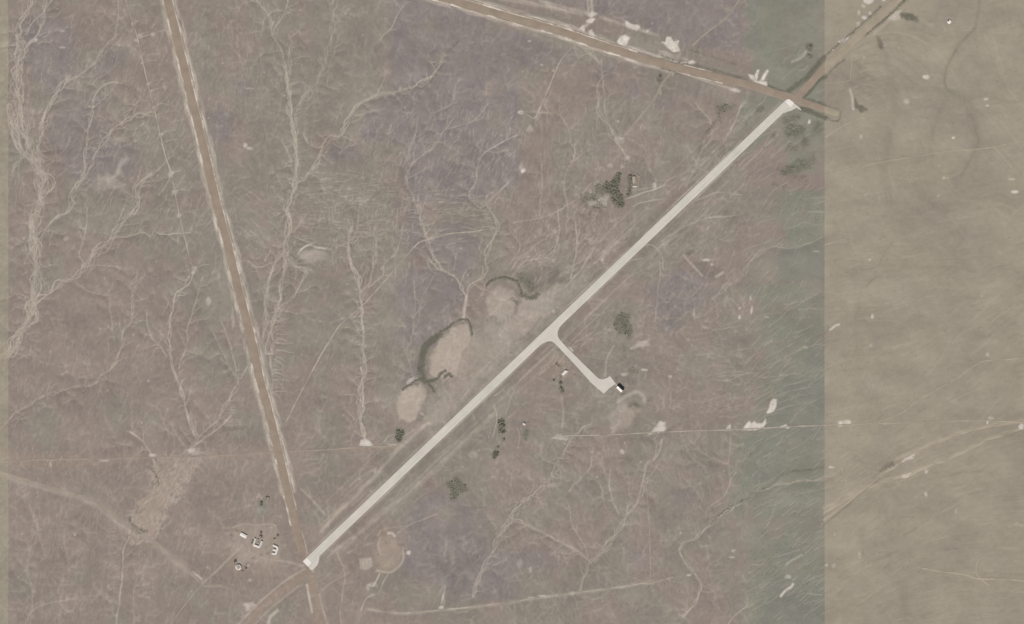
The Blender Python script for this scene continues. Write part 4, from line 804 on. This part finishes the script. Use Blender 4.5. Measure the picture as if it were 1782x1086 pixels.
TR = [([(1000,76),(976,105),(956,150),(941,185),(931,207)], 1.3, m_track), ([(931,207),(918,200),(904,195)], 1.0, m_track), ([(1166,128),(1151,147),(1140,170),(1120,196),(1097,224),(1086,236)], 1.9, m_trackr), ([(1294,-10),(1262,32),(1232,55),(1204,80)], 1.6, m_trackr),
      ([(218,-5),(222,12),(235,50),(241,75),(249,110),(258,148),(269,192),(279,236),(289,276),(298,302),(306,342),(313,378),(321,412),(330,448),(337,470)], 1.0, m_track),
      ([(862,395),(830,402),(800,405),(782,407),(740,418),(725,426),(690,465),(660,500),(626,536),(592,565),(576,590),(560,615),(540,652),(520,690),(505,720),(492,745)], 1.1, m_track),
      ([(1122,832),(1127,870),(1131,940),(1132,990),(1131,1014)], 1.2, m_trackr), ([(640,1060),(700,1067),(770,1061),(830,1055),(892,1047),(950,1038),(1000,1032),(1050,1025),(1100,1018),(1150,1010),(1172,1004)], 1.3, m_track), ([(1062,986),(1082,998),(1110,1008),(1130,1014)], 1.0, m_trackr),
      ([(940,762),(1000,758),(1060,757),(1130,753),(1200,750),(1270,748),(1350,744),(1435,740),(1500,738),(1600,735),(1700,732),(1800,736)], .9, m_track), ([(695,776),(640,778),(560,783),(500,786)], 1.4, m_trackr), ([(480,787),(380,793),(250,797),(80,800),(15,803),(-28,805)], 1.3, m_trackr),
      ([(-28,815),(0,822),(40,835),(100,852),(150,868),(182,886),(205,905),(240,926),(270,945),(300,970),(325,992),(350,1013)], 3.2, m_trackr), ([(350,1015),(382,990),(410,962),(424,946)], 1.0, m_track), ([(350,1018),(330,1042),(298,1085),(285,1112)], 1.3, m_trackr), ([(352,1018),(375,1020),(405,1024)], 1.2, m_trackr),
      ([(1435,305),(1480,294),(1536,282),(1600,271),(1650,263),(1720,257),(1800,240)], 1.1, m_trackr), ([(1435,240),(1462,222),(1492,207),(1506,205)], 1.2, m_track), ([(1480,140),(1482,110),(1484,85),(1502,72)], .8, m_trackr), ([(1435,144),(1455,144),(1480,140)], .8, m_trackr),
      ([(1800,621),(1760,625),(1708,630),(1670,655),(1640,672),(1600,695),(1566,720),(1520,737)], .9, m_track), ([(1604,989),(1640,995),(1680,1000),(1702,1007),(1745,1008),(1800,1012)], 1.3, m_track), ([(1724,959),(1718,966),(1704,971),(1699,985),(1699,998),(1712,1012),(1722,1018)], 1.0, m_track), ([(1435,426),(1455,420),(1480,412)], .8, m_track), ([(1446,812),(1462,812),(1468,825),(1474,845)], .8, m_trackr), ([(1435,738),(1455,770),(1452,800)], .6, m_trackr)]
for q, w, m in TR: ribbon('track', q, w, .3, m, edge=.55, seed=int(q[0][0]) + 50, step=3)

# ------------------------------------------------------------------ runway, taxiway, apron
def concrete(name, rgb, rgb2):
    m, nt, b = new_mat(name, .85, .2); pos = position(nt)
    mp = N(nt, 'ShaderNodeMapping'); mp.inputs['Rotation'].default_value = (0, 0, -math.atan2(808, 846)); nt.links.new(pos, mp.inputs[0])
    st = N(nt, 'ShaderNodeMapping'); st.inputs['Scale'].default_value = (.02, 1, 1); nt.links.new(mp.outputs[0], st.inputs[0])
    c = mixc(nt, mrange(nt, noise(nt, pos, .006, 3), .4, .6, 0, 1), A(*rgb), A(*rgb2))
    c = mixc(nt, 1.0, c, grey(nt, mrange(nt, noise(nt, st.outputs[0], .55, 3), .3, .7, .93, 1.05)), 'MULTIPLY')
    c = mixc(nt, 1.0, c, grey(nt, mrange(nt, noise(nt, pos, .02, 4, .7), .3, .7, .93, 1.05)), 'MULTIPLY')
    c = mixc(nt, 1.0, c, grey(nt, mrange(nt, noise(nt, pos, .3, 3, .7), .3, .7, .96, 1.04)), 'MULTIPLY')
    nt.links.new(c, b.inputs['Base Color']); return m
m_conc = concrete('concrete', (203, 198, 186), (210, 202, 190)); m_conc2 = concrete('concrete_lane', (201, 195, 184), (208, 200, 188)); m_conc3 = simple('taxiway_concrete', (203, 197, 186), .06, .04, .85)
m_white = simple('fresh_white_concrete', (231, 223, 215), .03, .2, .8); m_joint = simple('joint_filler', (178, 170, 158), .06, .2)
a_, b_ = np.array([526.5, 977.]), np.array([1372.5, 169.]); u_ = (b_ - a_) / np.linalg.norm(b_ - a_); v_ = np.array([-u_[1], u_[0]])   # v_ points to the south-east side
def rp(s, t, z=0): q = a_ + u_ * s + v_ * t; return W(q[0], q[1], z)
LEN = float(np.linalg.norm(b_ - a_)); RW = 13.6
rb = MB().prism(ccw([rp(0, 0)[:2], rp(0, RW)[:2], rp(LEN, RW)[:2], rp(LEN, 0)[:2]]), -.6, .30).obj('runway', m_joint, kind='structure')
lw = RW / 4
for k in range(4):
    g = .05; n = 60
    t0, t1 = k * lw + g, (k + 1) * lw - g
    vs = []; fs = []
    for i in range(n + 1):
        s_ = LEN * i / n
        for t in (t0, t1): vs.append(rp(s_, t, .42))
        for t in (t0, t1): vs.append(rp(s_, t, .22))
    for i in range(n):
        c0 = i * 4; c1 = c0 + 4
        fs += [(c0, c0 + 1, c1 + 1, c1), (c0 + 2, c0, c1, c1 + 2), (c0 + 1, c0 + 3, c1 + 3, c1 + 1)]
    fs += [(0, 2, 3, 1), (n * 4 + 1, n * 4 + 3, n * 4 + 2, n * 4)]
    o = mesh_obj('paving_lane', vs, fs, m_conc if k % 2 else m_conc2, rb)
    if o.data.polygons[0].normal.z < 0: o.data.flip_normals()
def slab(name, pts, z, mat, parent=None, kind=None, zb=-.5): return MB().prism(wpts(pts), zb, z).obj(name, mat, parent, kind)
def rq(s, t): q = a_ + u_ * s + v_ * t; return (q[0], q[1])
slab('turning_pad', [rq(1, RW + .1), rq(-.5, 20), rq(2, 23.2), rq(13, 22.6), rq(20, 20), rq(28, RW + .1)], .40, m_conc3, rb)
slab('turning_pad', [rq(LEN - 1, RW + .1), rq(LEN + .5, 21), rq(LEN + 1, 31), rq(LEN - 1, 31), rq(LEN - 3, 22.5), rq(LEN - 12, 20.5), rq(LEN - 20, 16.5), rq(LEN - 27, RW + .1)], .40, m_conc3, rb)
slab('threshold_panel', [rq(1, .8), rq(9.5, .8), rq(9.5, RW - .8), rq(1, RW - .8)], .47, m_white, rb, zb=.3)
slab('threshold_panel', [rq(LEN - 10, 3), rq(LEN - 1.5, 1), rq(LEN - 1.5, 14.5), rq(LEN - 10, 14.5)], .47, m_white, rb, zb=.3)
def arc(p0, pc, p1, n=7): return [tuple((1 - t) ** 2 * np.array(p0) + 2 * t * (1 - t) * np.array(pc) + t * t * np.array(p1)) for t in np.linspace(0, 1, n)]
# meeting edge follows the runway's south-east side
def on_se(x): s_ = (x - (a_ + v_ * (RW + .12))[0]) / u_[0]; q = a_ + v_ * (RW + .12) + u_ * s_; return (q[0], q[1])
e1 = on_se(978.5); e2 = on_se(940)
tw = arc(e1, (965, 579), (973.5, 590.5)) + [(984, 602), (1010, 628), (1038, 655.5)] + arc((1040, 657.5), (1048, 664), (1061.5, 654.5), 6) + [(1071.5, 667.5), (1067.7, 670.4), (1060, 676), (1050.7, 685.2), (1030, 667.5), (1000, 634)] + arc((966, 598), (957, 588), e2)
taxi = slab('taxiway', tw, .36, m_conc3, kind='structure')
slab('taxiway_shoulder', [(987.5,603.2),(994,604.5),(998.5,611.5),(995.6,611.8)], .30, simple('patched_shoulder', (186,176,163), .05, .3), taxi)
slab('hangar_walkway', [(1070.2,668.8),(1072,667.9),(1077,673.2),(1074.5,675.2)], .30, simple('apron_concrete', (190,182,170), .05, .3), taxi)

# ------------------------------------------------------------------ buildings
m_wall = simple('whitewashed_wall', (196, 188, 176), .08, .8); m_roofw = simple('white_sheet_roof', (228, 222, 214), .04, .6, .5, .3); m_roofp = simple('pale_tile_roof', (205, 196, 184), .07, .8, .7)
m_roofg = simple('weathered_grey_roof', (160, 155, 147), .1, .6); m_dark = simple('near_black_roof', (40, 43, 45), .1, .5, .8); m_door = simple('brown_door', (95, 75, 60), .1, 1); m_win = simple('window_glass', (70, 80, 88), .05, 1, .2, .5)
m_yard = simple('yard_paving', (150, 144, 135), .08, .4, 1, .05); m_mud = simple('mud_brick', (176, 163, 146), .1, .6, 1, .05); m_frame = simple('window_frame_paint', (215, 210, 200), .04, 1)

def wing(parent, x0, y0, x1, y1, wd, h=2.8, rise=1.1, m_roof_a=m_roofp, m_roof_b=None, over=.35, doors=1, wins=2, thick=.18, ends=(0, 0)):
    """gabled wing from (x0,y0) to (x1,y1) in the thing's local metres: walls, two roof slopes, ridge cap, door, windows (> frame)"""
    a = Vector((x0, y0)); b = Vector((x1, y1)); d = (b - a); L = d.length; d.normalize(); n = Vector((-d.y, d.x)); hw = wd / 2
    def P(s, t, z): q = a + d * s + n * t; return (q.x, q.y, z)
    w = MB(); w.v = [P(0, -hw, 0), P(L, -hw, 0), P(L, hw, 0), P(0, hw, 0), P(0, -hw, h), P(L, -hw, h), P(L, hw, h), P(0, hw, h), P(0, 0, h + rise), P(L, 0, h + rise)]
    w.f = [(0,1,5,4), (1,2,6,9,5), (2,3,7,6), (3,0,4,8,7), (4,5,9,8), (7,8,9,6)]; w.obj('wall', m_wall, parent)
    e = over; k = rise / hw; L0, L1 = -e * (1 - ends[0]), L + e * (1 - ends[1]); z = h + rise + thick + .03
    ze = h + rise - k * (hw + e) + thick + .03
    MB().slab([P(L0, -hw - e, ze), P(L1, -hw - e, ze), P(L1, -.02, z), P(L0, -.02, z)], thick).obj('roof_slope', m_roof_a, parent)
    MB().slab([P(L0, .02, z), P(L1, .02, z), P(L1, hw + e, ze), P(L0, hw + e, ze)], thick).obj('roof_slope', m_roof_b or m_roof_a, parent)
    MB().slab([P(L0 + .05, -.22, z + .06), P(L1 - .05, -.22, z + .06), P(L1 - .05, .22, z + .06), P(L0 + .05, .22, z + .06)], .05).obj('ridge_cap', m_roofg, parent)
    sd = -1
    for i in range(doors + wins):
        s = L * (i + .5) / (doors + wins)
        def face(t, u0, u1, z0, z1, p0, p1):
            q = [P(s + u0, t + p0, z0), P(s + u1, t + p0, z0), P(s + u1, t + p1, z0), P(s + u0, t + p1, z0)]; mb = MB()
            mb.v = q + [(x, y, z1) for x, y, _ in q]; mb.f = [(0,3,2,1),(4,5,6,7),(0,1,5,4),(1,2,6,5),(2,3,7,6),(3,0,4,7)]; return mb
        if i < doors:
            face(sd * hw, -.5, .5, .02, 2.1, -.06, .05).obj('door', m_door, parent)
        else:
            fr = face(sd * hw, -.65, .65, .9, 2.0, -.05, .04).obj('window', m_frame, parent)
            face(sd * hw, -.5, .5, 1.02, 1.88, -.08, -.055).obj('pane', m_win, fr)
def L2(cx, cy, px, py): return ((px - cx) * S, -(py - cy) * S)
def bld(name, label, cat, cx, cy): return thing(name, label, cat, W(cx, cy, float(gz(cx, cy)) * 0))
# long white shed
t = bld('long_shed', 'long white gabled shed on the upper left of the farmstead', 'shed', 423.6, 932)
q0 = L2(423.6, 932, 418.6, 928.6); q1 = L2(423.6, 932, 429.0, 934.2)
wing(t, *q0, *q1, 8.2, 2.9, .7, m_roofw, m_roofw, doors=2, wins=4)
# lean-to on the south side
dv = Vector((q1[0] - q0[0], q1[1] - q0[1])).normalized(); nv = Vector((-dv.y, dv.x)); a0 = Vector(q0) - nv * 4.5; a1_ = Vector(q1) - nv * 4.5
MB().slab([(*(a0 - nv * 3.2), 2.2), (*(a1_ - nv * 3.2), 2.2), (*a1_, 2.9), (*a0, 2.9)], .12).obj('lean_to_roof', m_roofg, t)
for s_ in (.1, .5, .9): 
    c_ = a0.lerp(a1_, s_) - nv * 3.0; MB().box(c_.x - .12, c_.y - .12, 0, c_.x + .12, c_.y + .12, 2.06).obj('post', m_door, t)
# courtyard house
C = (448.5, 944.5); t = bld('courtyard_house', 'white three-winged house around a grey courtyard, largest of the farmstead', 'house', *C)
P1, P2, P3, P4 = (L2(*C, *p) for p in ((444.6, 937), (441.4, 948.2), (451.8, 952), (456.2, 941.8)))
wing(t, *P1, *P2, 4.6, 2.8, .45, m_roofp, doors=1, wins=3, ends=(0, 1)); wing(t, *P2, *P3, 4.62, 2.82, .46, m_roofw, doors=1, wins=3); wing(t, *P3, *P4, 4.6, 2.8, .45, m_roofp, doors=1, wins=3, ends=(1, 0))
MB().prism(ccw([L2(*C, *p) for p in ((446.3,938.2),(443.6,947),(451,950),(454.2,942)  )]), .02, .12).obj('courtyard', m_yard, t)
MB().box(*L2(*C, 448.3, 945.8), .12, *[c + 3.4 for c in L2(*C, 448.3, 945.8)], 2.4).obj('cistern', m_roofg, t)
MB().box(*L2(*C, 447.6, 941.2), .12, *[c + 4.6 for c in L2(*C, 447.6, 941.2)], 2.8).obj('kitchen_block', m_roofg, t)
# building shaped like a 3
C = (479, 956); t = bld('stepped_house', 'narrow white house of bent wings, rightmost of the farmstead', 'house', *C)
for a, b, e in (((475.5,948.6),(483.4,952.2),(0,0)), ((483.5,952.4),(481.6,959.6),(1,1)), ((481.2,958.2),(475.4,956.2),(0,0)), ((481.4,959.8),(480.0,964.0),(1,0)), ((480.0,963.6),(473.4,963.0),(0,0))):
    k = random.uniform(-.05, .05); wing(t, *L2(*C, *a), *L2(*C, *b), 4.0 + k, 2.6 + k, .4 + k * .3, m_roofw, doors=1, wins=1, ends=e)
# eight-sided house
C = (415, 987); t = bld('round_house', 'pale eight-sided house with a grey roof centre, lowest of the farmstead', 'house', *C)
def ring(r, n=8, ph=math.pi / 8): return [(r * math.cos(ph + k * 2 * math.pi / n), r * math.sin(ph + k * 2 * math.pi / n)) for k in range(n)]
MB().prism(ring(7.6), 0, 3.0).obj('wall', m_wall, t)
for k in range(8):
    o8, i8 = ring(8.4), ring(5.4); j = (k + 1) % 8
    MB().slab([(*o8[k], 3.25), (*o8[j], 3.25), (*i8[j], 4.1), (*i8[k], 4.1)], .18).obj('roof_slope', m_roofp if k % 3 else m_roofw, t)
vs = [(*p, 4.0) for p in ring(5.35)] + [(0, 0, 4.7)]; mesh_obj('roof_centre', vs, [(i, (i + 1) % 8, 8) for i in range(8)], m_roofg, t)
MB().box(-1, -8.0, .02, 0.2, -6.6, 2.1).obj('door', m_door, t); MB().box(1.6, .4, 4.0, 2.5, 1.3, 5.4).obj('chimney', m_mud, t)
# small house by the taxiway
C = (982.5, 648.5); t = bld('small_house', 'small white house standing alone left of the taxiway', 'house', *C)
wing(t, *L2(*C, 978.3, 652.2), *L2(*C, 985.2, 645.2), 6.4, 2.9, 1.0, m_roofw, m_roofw, doors=1, wins=3); wing(t, *L2(*C, 984.8, 648.6), *L2(*C, 988.2, 645.2), 3.0, 2.4, .6, m_roofp, doors=1, wins=0)
# hangar
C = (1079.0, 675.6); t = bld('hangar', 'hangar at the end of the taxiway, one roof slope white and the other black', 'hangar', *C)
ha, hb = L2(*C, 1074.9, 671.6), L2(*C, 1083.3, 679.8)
wing(t, *ha, *hb, 12.4, 5.0, 1.6, m_roofw, m_dark, doors=1, wins=3)  # north-east slope coloured near black, south-west slope white
dv = (Vector(hb) - Vector(ha)).normalized(); nv = Vector((-dv.y, dv.x))
for s_ in (-1, 1):
    mb = MB(); c0 = Vector(ha) - dv * .12 + nv * (s_ * 2.45); mb.v = []
    for z in (.05, 4.4):
        for q in (c0 - nv * 2.35 - dv * .1, c0 - nv * 2.35 + dv * .1, c0 + nv * 2.35 + dv * .1, c0 + nv * 2.35 - dv * .1): mb.v.append((q.x, q.y, z))
    mb.f = [(0,3,2,1),(4,5,6,7),(0,1,5,4),(1,2,6,5),(2,3,7,6),(3,0,4,7)]; mb.obj('hangar_door', m_roofg, t)
# walled yard
C = (1105, 318); t = bld('walled_yard', 'pale mud-brick building within a walled yard, right of the big grove', 'building', *C)
wing(t, *L2(*C, 1103, 307.5), *L2(*C, 1103.6, 318), 7.6, 2.8, .8, m_mud, doors=1, wins=2)
for a, b in (((1108.5,304),(1112.5,307)), ((1112.5,307),(1109.5,327)), ((1109.5,327),(1099.8,326.8)), ((1099.8,326.8),(1099.6,320))):
    p, q = Vector(L2(*C, *a)), Vector(L2(*C, *b)); d = (q - p).normalized(); n = Vector((-d.y, d.x)) * .6
    mb = MB(); mb.v = [(v.x, v.y, z) for z in (0, 1.9) for v in (p - n, q - n, q + n, p + n)]; mb.f = [(0,3,2,1),(4,5,6,7),(0,1,5,4),(1,2,6,5),(2,3,7,6),(3,0,4,7)]; mb.obj('yard_wall', m_mud, t)
MB().box(*[c - 0 for c in L2(*C, 1101, 326)], 0, *L2(*C, 1108.6, 323.2), 2.5).obj('storeroom', m_roofp, t)
# pump house
C = (912, 738); t = bld('pump_house', 'tiny pale-roofed pump house beside a strip of green', 'pump house', *C)
wing(t, *L2(*C, 909.8, 736.6), *L2(*C, 914.4, 739.2), 5.4, 2.5, .7, m_roofp, doors=1, wins=1)
MB().prism([(x - 7.5, y - 3.0) for x, y in ring(1.7, 12, 0)], 0, 2.2).obj('water_tank', m_roofg, t)
# round tank on the eastern plain
t = bld('water_tank', 'white round tank with a dark hatch alone on the tan plain', 'tank', 1651.5, 38)
MB().prism(ring(5.2, 20, 0), 0, 3.2).obj('tank_wall', m_roofw, t)
vs = [(*p, 3.25) for p in ring(5.5, 20, 0)] + [(0, 0, 4.6)]; mesh_obj('tank_roof', vs, [(i, (i + 1) % 20, 20) for i in range(20)], m_roofw, t)
MB().slab([(-4.2, .2, 3.9), (-1.0, .2, 4.5), (-1.0, 3.4, 4.3), (-4.2, 3.4, 3.8)], .3).obj('hatch', m_dark, t)
MB().rod((5.3, 1, 0), (5.3, 1, 4), .15).obj('ladder', m_roofg, t)

# ------------------------------------------------------------------ trees and shrubs
def leaf(name, c1, c2):
    m, nt, b = new_mat(name, .9, .1); oi = N(nt, 'ShaderNodeObjectInfo'); pos = position(nt)
    nt.links.new(mixc(nt, mrange(nt, noise(nt, pos, .9, 3), .3, .7, 0, 1), A(*c1), A(*c2)), b.inputs['Base Color']); return m
m_leafd = leaf('dark_foliage', (136, 134, 119), (154, 151, 137)); m_leafg = leaf('grey_green_foliage', (146, 146, 132), (162, 160, 146)); m_bark = simple('bark', (90, 78, 66), .2, 3)
def crown_mesh(r, n, seed, mat):
    rd = random.Random(seed); v = []; f = []
    for i in range(n):                                     # small leaf clumps spread through the crown's volume
        a, c, k = rd.uniform(0, 6.28), rd.uniform(-.5, 1), rd.random() ** .45
        s = math.sqrt(max(0, 1 - c * c * .9)); p = Vector((r * k * s * math.cos(a), r * k * s * math.sin(a), r * (.75 + .65 * k * c)))
        q = rd.uniform(.18, .34) * r; b = len(v); ax = Vector((rd.gauss(0, 1), rd.gauss(0, 1), rd.gauss(0, 1) + .8)).normalized(); u = ax.orthogonal().normalized(); w = ax.cross(u)
        for j in range(5): t_ = j * 1.2566 + rd.uniform(-.3, .3); v.append(tuple(p + (u * math.cos(t_) + w * math.sin(t_)) * q * rd.uniform(.7, 1.2)))
        v.append(tuple(p + ax * q * .5)); f += [(b + j, b + (j + 1) % 5, b + 5) for j in range(5)] + [tuple(b + j for j in range(4, -1, -1))]
    me = bpy.data.meshes.new('crown'); me.from_pydata(v, [], f); me.materials.append(mat); return me
def trunk_mesh(r):
    mb = MB(); h = r * .9
    def taper(p, q, r0, r1):
        p, q = Vector(p), Vector(q); d = (q - p).normalized(); u = d.orthogonal().normalized(); w = d.cross(u); b = len(mb.v)
        for c, rr in ((p, r0), (q, r1)):
            for k in range(6): a = k * math.pi / 3; mb.v.append(tuple(c + rr * (math.cos(a) * u + math.sin(a) * w)))
        mb.f.extend([(b + i, b + (i + 1) % 6, b + 6 + (i + 1) % 6, b + 6 + i) for i in range(6)])
    taper((0, 0, -.3), (.1, 0, h * .6), .09 * r, .06 * r)
    for a in (.3, 2.2, 4.4): taper((.1, 0, h * .55), (.5 * r * math.cos(a), .5 * r * math.sin(a), h * 1.1), .05 * r, .02 * r)
    me = bpy.data.meshes.new('trunk'); me.from_pydata(mb.v, [], mb.f); me.materials.append(m_bark); return me
crowns_d = [crown_mesh(3.2, 46, s, m_leafd) for s in (1, 2, 3)]; crowns_g = [crown_mesh(3.0, 34, s, m_leafg) for s in (4, 5, 6)]; trunk = trunk_mesh(3.2)
def tree(px, py, sc, label, group, kind='d', name='tree'):
    x, y, _ = W(px, py); t = thing(name, label, 'tree', (x, y, float(gz(px, py)) - .05), random.uniform(0, 6.28), group); t.scale = (sc, sc, sc * random.uniform(.8, 1.1))
    for nm, me in (('crown', random.choice(crowns_d if kind == 'd' else crowns_g)), ('trunk', trunk)):
        o = bpy.data.objects.new(nm, me); COL.objects.link(o); o.parent = t
def inside(x, y, q):
    r = False
    for i in range(len(q)):
        (ax, ay), (bx, by) = q[i], q[(i + 1) % len(q)]
        if (ay > y) != (by > y) and x < (bx - ax) * (y - ay) / (by - ay) + ax: r = not r
    return r
def sector(x, y, xs, ys, lab, n):                       # says in which part of its stand the tree grows
    u = (x - min(xs)) / (max(xs) - min(xs)); v = (y - min(ys)) / (max(ys) - min(ys)); tall = max(ys) - min(ys) > 1.7 * (max(xs) - min(xs))
    if tall: w = ('topmost part', 'upper part', 'middle', 'lower part', 'lowest part')[min(4, int(v * 5))]
    else:
        row = ('upper', '', 'lower')[min(2, int(v * 3))]; c_ = ('left', '', 'right')[min(2, int(u * 3))]; w = (row + ' ' + c_).strip() + ' part' if row or c_ else 'middle'
    return lab.replace(' of the ', ' in the ' + w + ' of the ', 1) if ' tree of the ' in lab else lab.replace(' in the ', ' in the ' + w + ' of the ', 1)
grp = {'a': 'trees of the compact thicket by the east-west track', 'b': 'trees of the tall narrow stand', 'c': 'trees of the small clump', 'd': 'trees of the big grove', 'e': 'trees of the round thicket', 'f': 'trees of the ragged thicket', 'g': 'trees of the short row by the small house', 'h': 'trees left of the upper runway', 'i': 'trees below the upper threshold', 'j': 'trees of the lower patch on the green plain', 'k': 'trees along the walled yard'}
for k, (q, n, lab) in groves.items():
    xs = [p[0] for p in q]; ys = [p[1] for p in q]; put = []; tries = 0
    while len(put) < n and tries < 4000:
        tries += 1; x, y = random.uniform(min(xs), max(xs)), random.uniform(min(ys), max(ys))
        if inside(x, y, q) and all((x - a) ** 2 + (y - b) ** 2 > 3.2 for a, b in put): put.append((x, y)); tree(x, y, random.uniform(.65, 1.15) * (.8 if k in 'efhij' else 1), sector(x, y, xs, ys, lab, n), grp[k], 'd' if k in 'abcgkd' else 'g')
for x, y, s, lab in ((454.2, 927.2, 1.05, 'dark tree just above the courtyard house'), (483, 932, 1.0, 'dark tree above the narrow bent-winged house, upper of two'), (477.6, 937.6, .95, 'dark tree above the narrow bent-winged house, lower of two'), (409.4, 977.6, 1.25, 'dark tree at the upper left of the eight-sided house'),
                     (428.2, 989.5, .8, 'small dark tree right of the eight-sided house'), (439.8, 941.6, .9, 'dark tree against the left wing of the courtyard house, upper of two'), (438.3, 945, .75, 'dark tree against the left wing of the courtyard house, lower of two'), (455.2, 934, .9, 'dark tree at the open end of the courtyard house, right side'), (452.6, 932.4, .8, 'dark tree at the open end of the courtyard house, left side'),
                     (454.6, 875, 1.2, 'dark tree north of the farmstead, upper of the touching pair'), (454.2, 879, 1.1, 'dark tree north of the farmstead, lower of the touching pair'), (464, 865.5, .8, 'small dark tree north of the farmstead, left of the outlying two'), (467.4, 865, .75, 'small dark tree north of the farmstead, right of the outlying two'),
                     (968, 634, .8, 'small dark tree on red soil above the small white house, left one'), (971.5, 637, .75, 'small dark tree on red soil above the small white house, right one'), (963.5, 662, .95, 'dark tree lower left of the small white house'), (876.8, 765, .85, 'single dark tree below the tall narrow stand'), (866.8, 778, .85, 'single dark tree between the narrow stand and the small clump'),
                     (1410, 81, 1.1, 'dark tree on the green plain above the upper threshold, upper one'), (1408, 97, 1.0, 'dark tree on the green plain above the upper threshold, lower one'), (1148, 134, 1.2, 'dark tree at the head of the diagonal track'), (421.8, 1000 - 6, .6, 'small tree below the eight-sided house')):
    tree(x, y, s, lab, None, 'd')
    ell(scrub, x, y, 2, 2, .3)
# countless low shrubs along ditches, washes and grey-green ground, one object
sc_ = np.clip(scrub, 0, 1) * .9 + .006 + .03 * np.clip(green_f, 0, 1) * (GX < 1435)
sc_[(GX < 15) | (GX > 1600)] *= .4
pr = (sc_ ** 1.5).ravel(); off_rw = np.abs((GX - a_[0]) * v_[0] + (GY - a_[1]) * v_[1] - RW / 2) < 11; pr[off_rw.ravel() & (GX.ravel() > 515) & (GX.ravel() < 1400)] = 0
for r in (ROAD_W, ROAD_N, ROAD_STUB, ROAD_NE, [(960, 590), (1045, 672), (1066, 664)]):
    mk = Z(); draw(mk, resample(r, 6)[0], 8, 1); pr[(mk > .45).ravel()] = 0
pr /= pr.sum(); NS = 22000; pick = rng.choice(len(pr), NS, p=pr); sx = GX.ravel()[pick] + rng.uniform(-1, 1, NS); sy = GY.ravel()[pick] + rng.uniform(-1, 1, NS); sz = gz(sx, sy)
rr = rng.uniform(.35, 1.15, NS); ph = rng.uniform(0, 6.28, NS)
ang = np.arange(6) * math.pi / 3
V = np.empty((NS, 13, 3)); cx = (sx - PW / 2) * S; cy = (PH / 2 - sy) * S
for j in range(6):
    k1 = rr * rng.uniform(.7, 1.2, NS); k2 = rr * rng.uniform(.4, .8, NS)
    V[:, j] = np.c_[cx + k1 * np.cos(ang[j] + ph), cy + k1 * np.sin(ang[j] + ph), sz + .25 * rr - .05]; V[:, 6 + j] = np.c_[cx + k2 * np.cos(ang[j] + .5 + ph), cy + k2 * np.sin(ang[j] + .5 + ph), sz + rr * rng.uniform(.7, 1.2, NS)]
V[:, 12] = np.c_[cx, cy, sz + rr * 1.1]
T = [(j, (j + 1) % 6, 6 + j) for j in range(6)] + [(6 + j, (j + 1) % 6, 6 + (j + 1) % 6) for j in range(6)] + [(6 + j, 6 + (j + 1) % 6, 12) for j in range(6)]
F = (np.arange(NS)[:, None, None] * 13 + np.array(T)[None]).reshape(-1, 3).astype(np.int32)
me = bpy.data.meshes.new('low_shrubs'); me.vertices.add(NS * 13); me.vertices.foreach_set('co', V.astype(np.float32).ravel()); me.loops.add(F.size); me.loops.foreach_set('vertex_index', F.ravel())
me.polygons.add(len(F)); me.polygons.foreach_set('loop_start', np.arange(0, F.size, 3, dtype=np.int32)); me.update(calc_edges=True)
me.materials.append(leaf('shrub_foliage', (118, 116, 102), (136, 132, 117)))
o = bpy.data.objects.new('low_shrubs', me); COL.objects.link(o); o['kind'] = 'stuff'; o['label'] = 'low grey-green shrubs scattered along ditches, washes and the green plain'; o['category'] = 'shrubs'
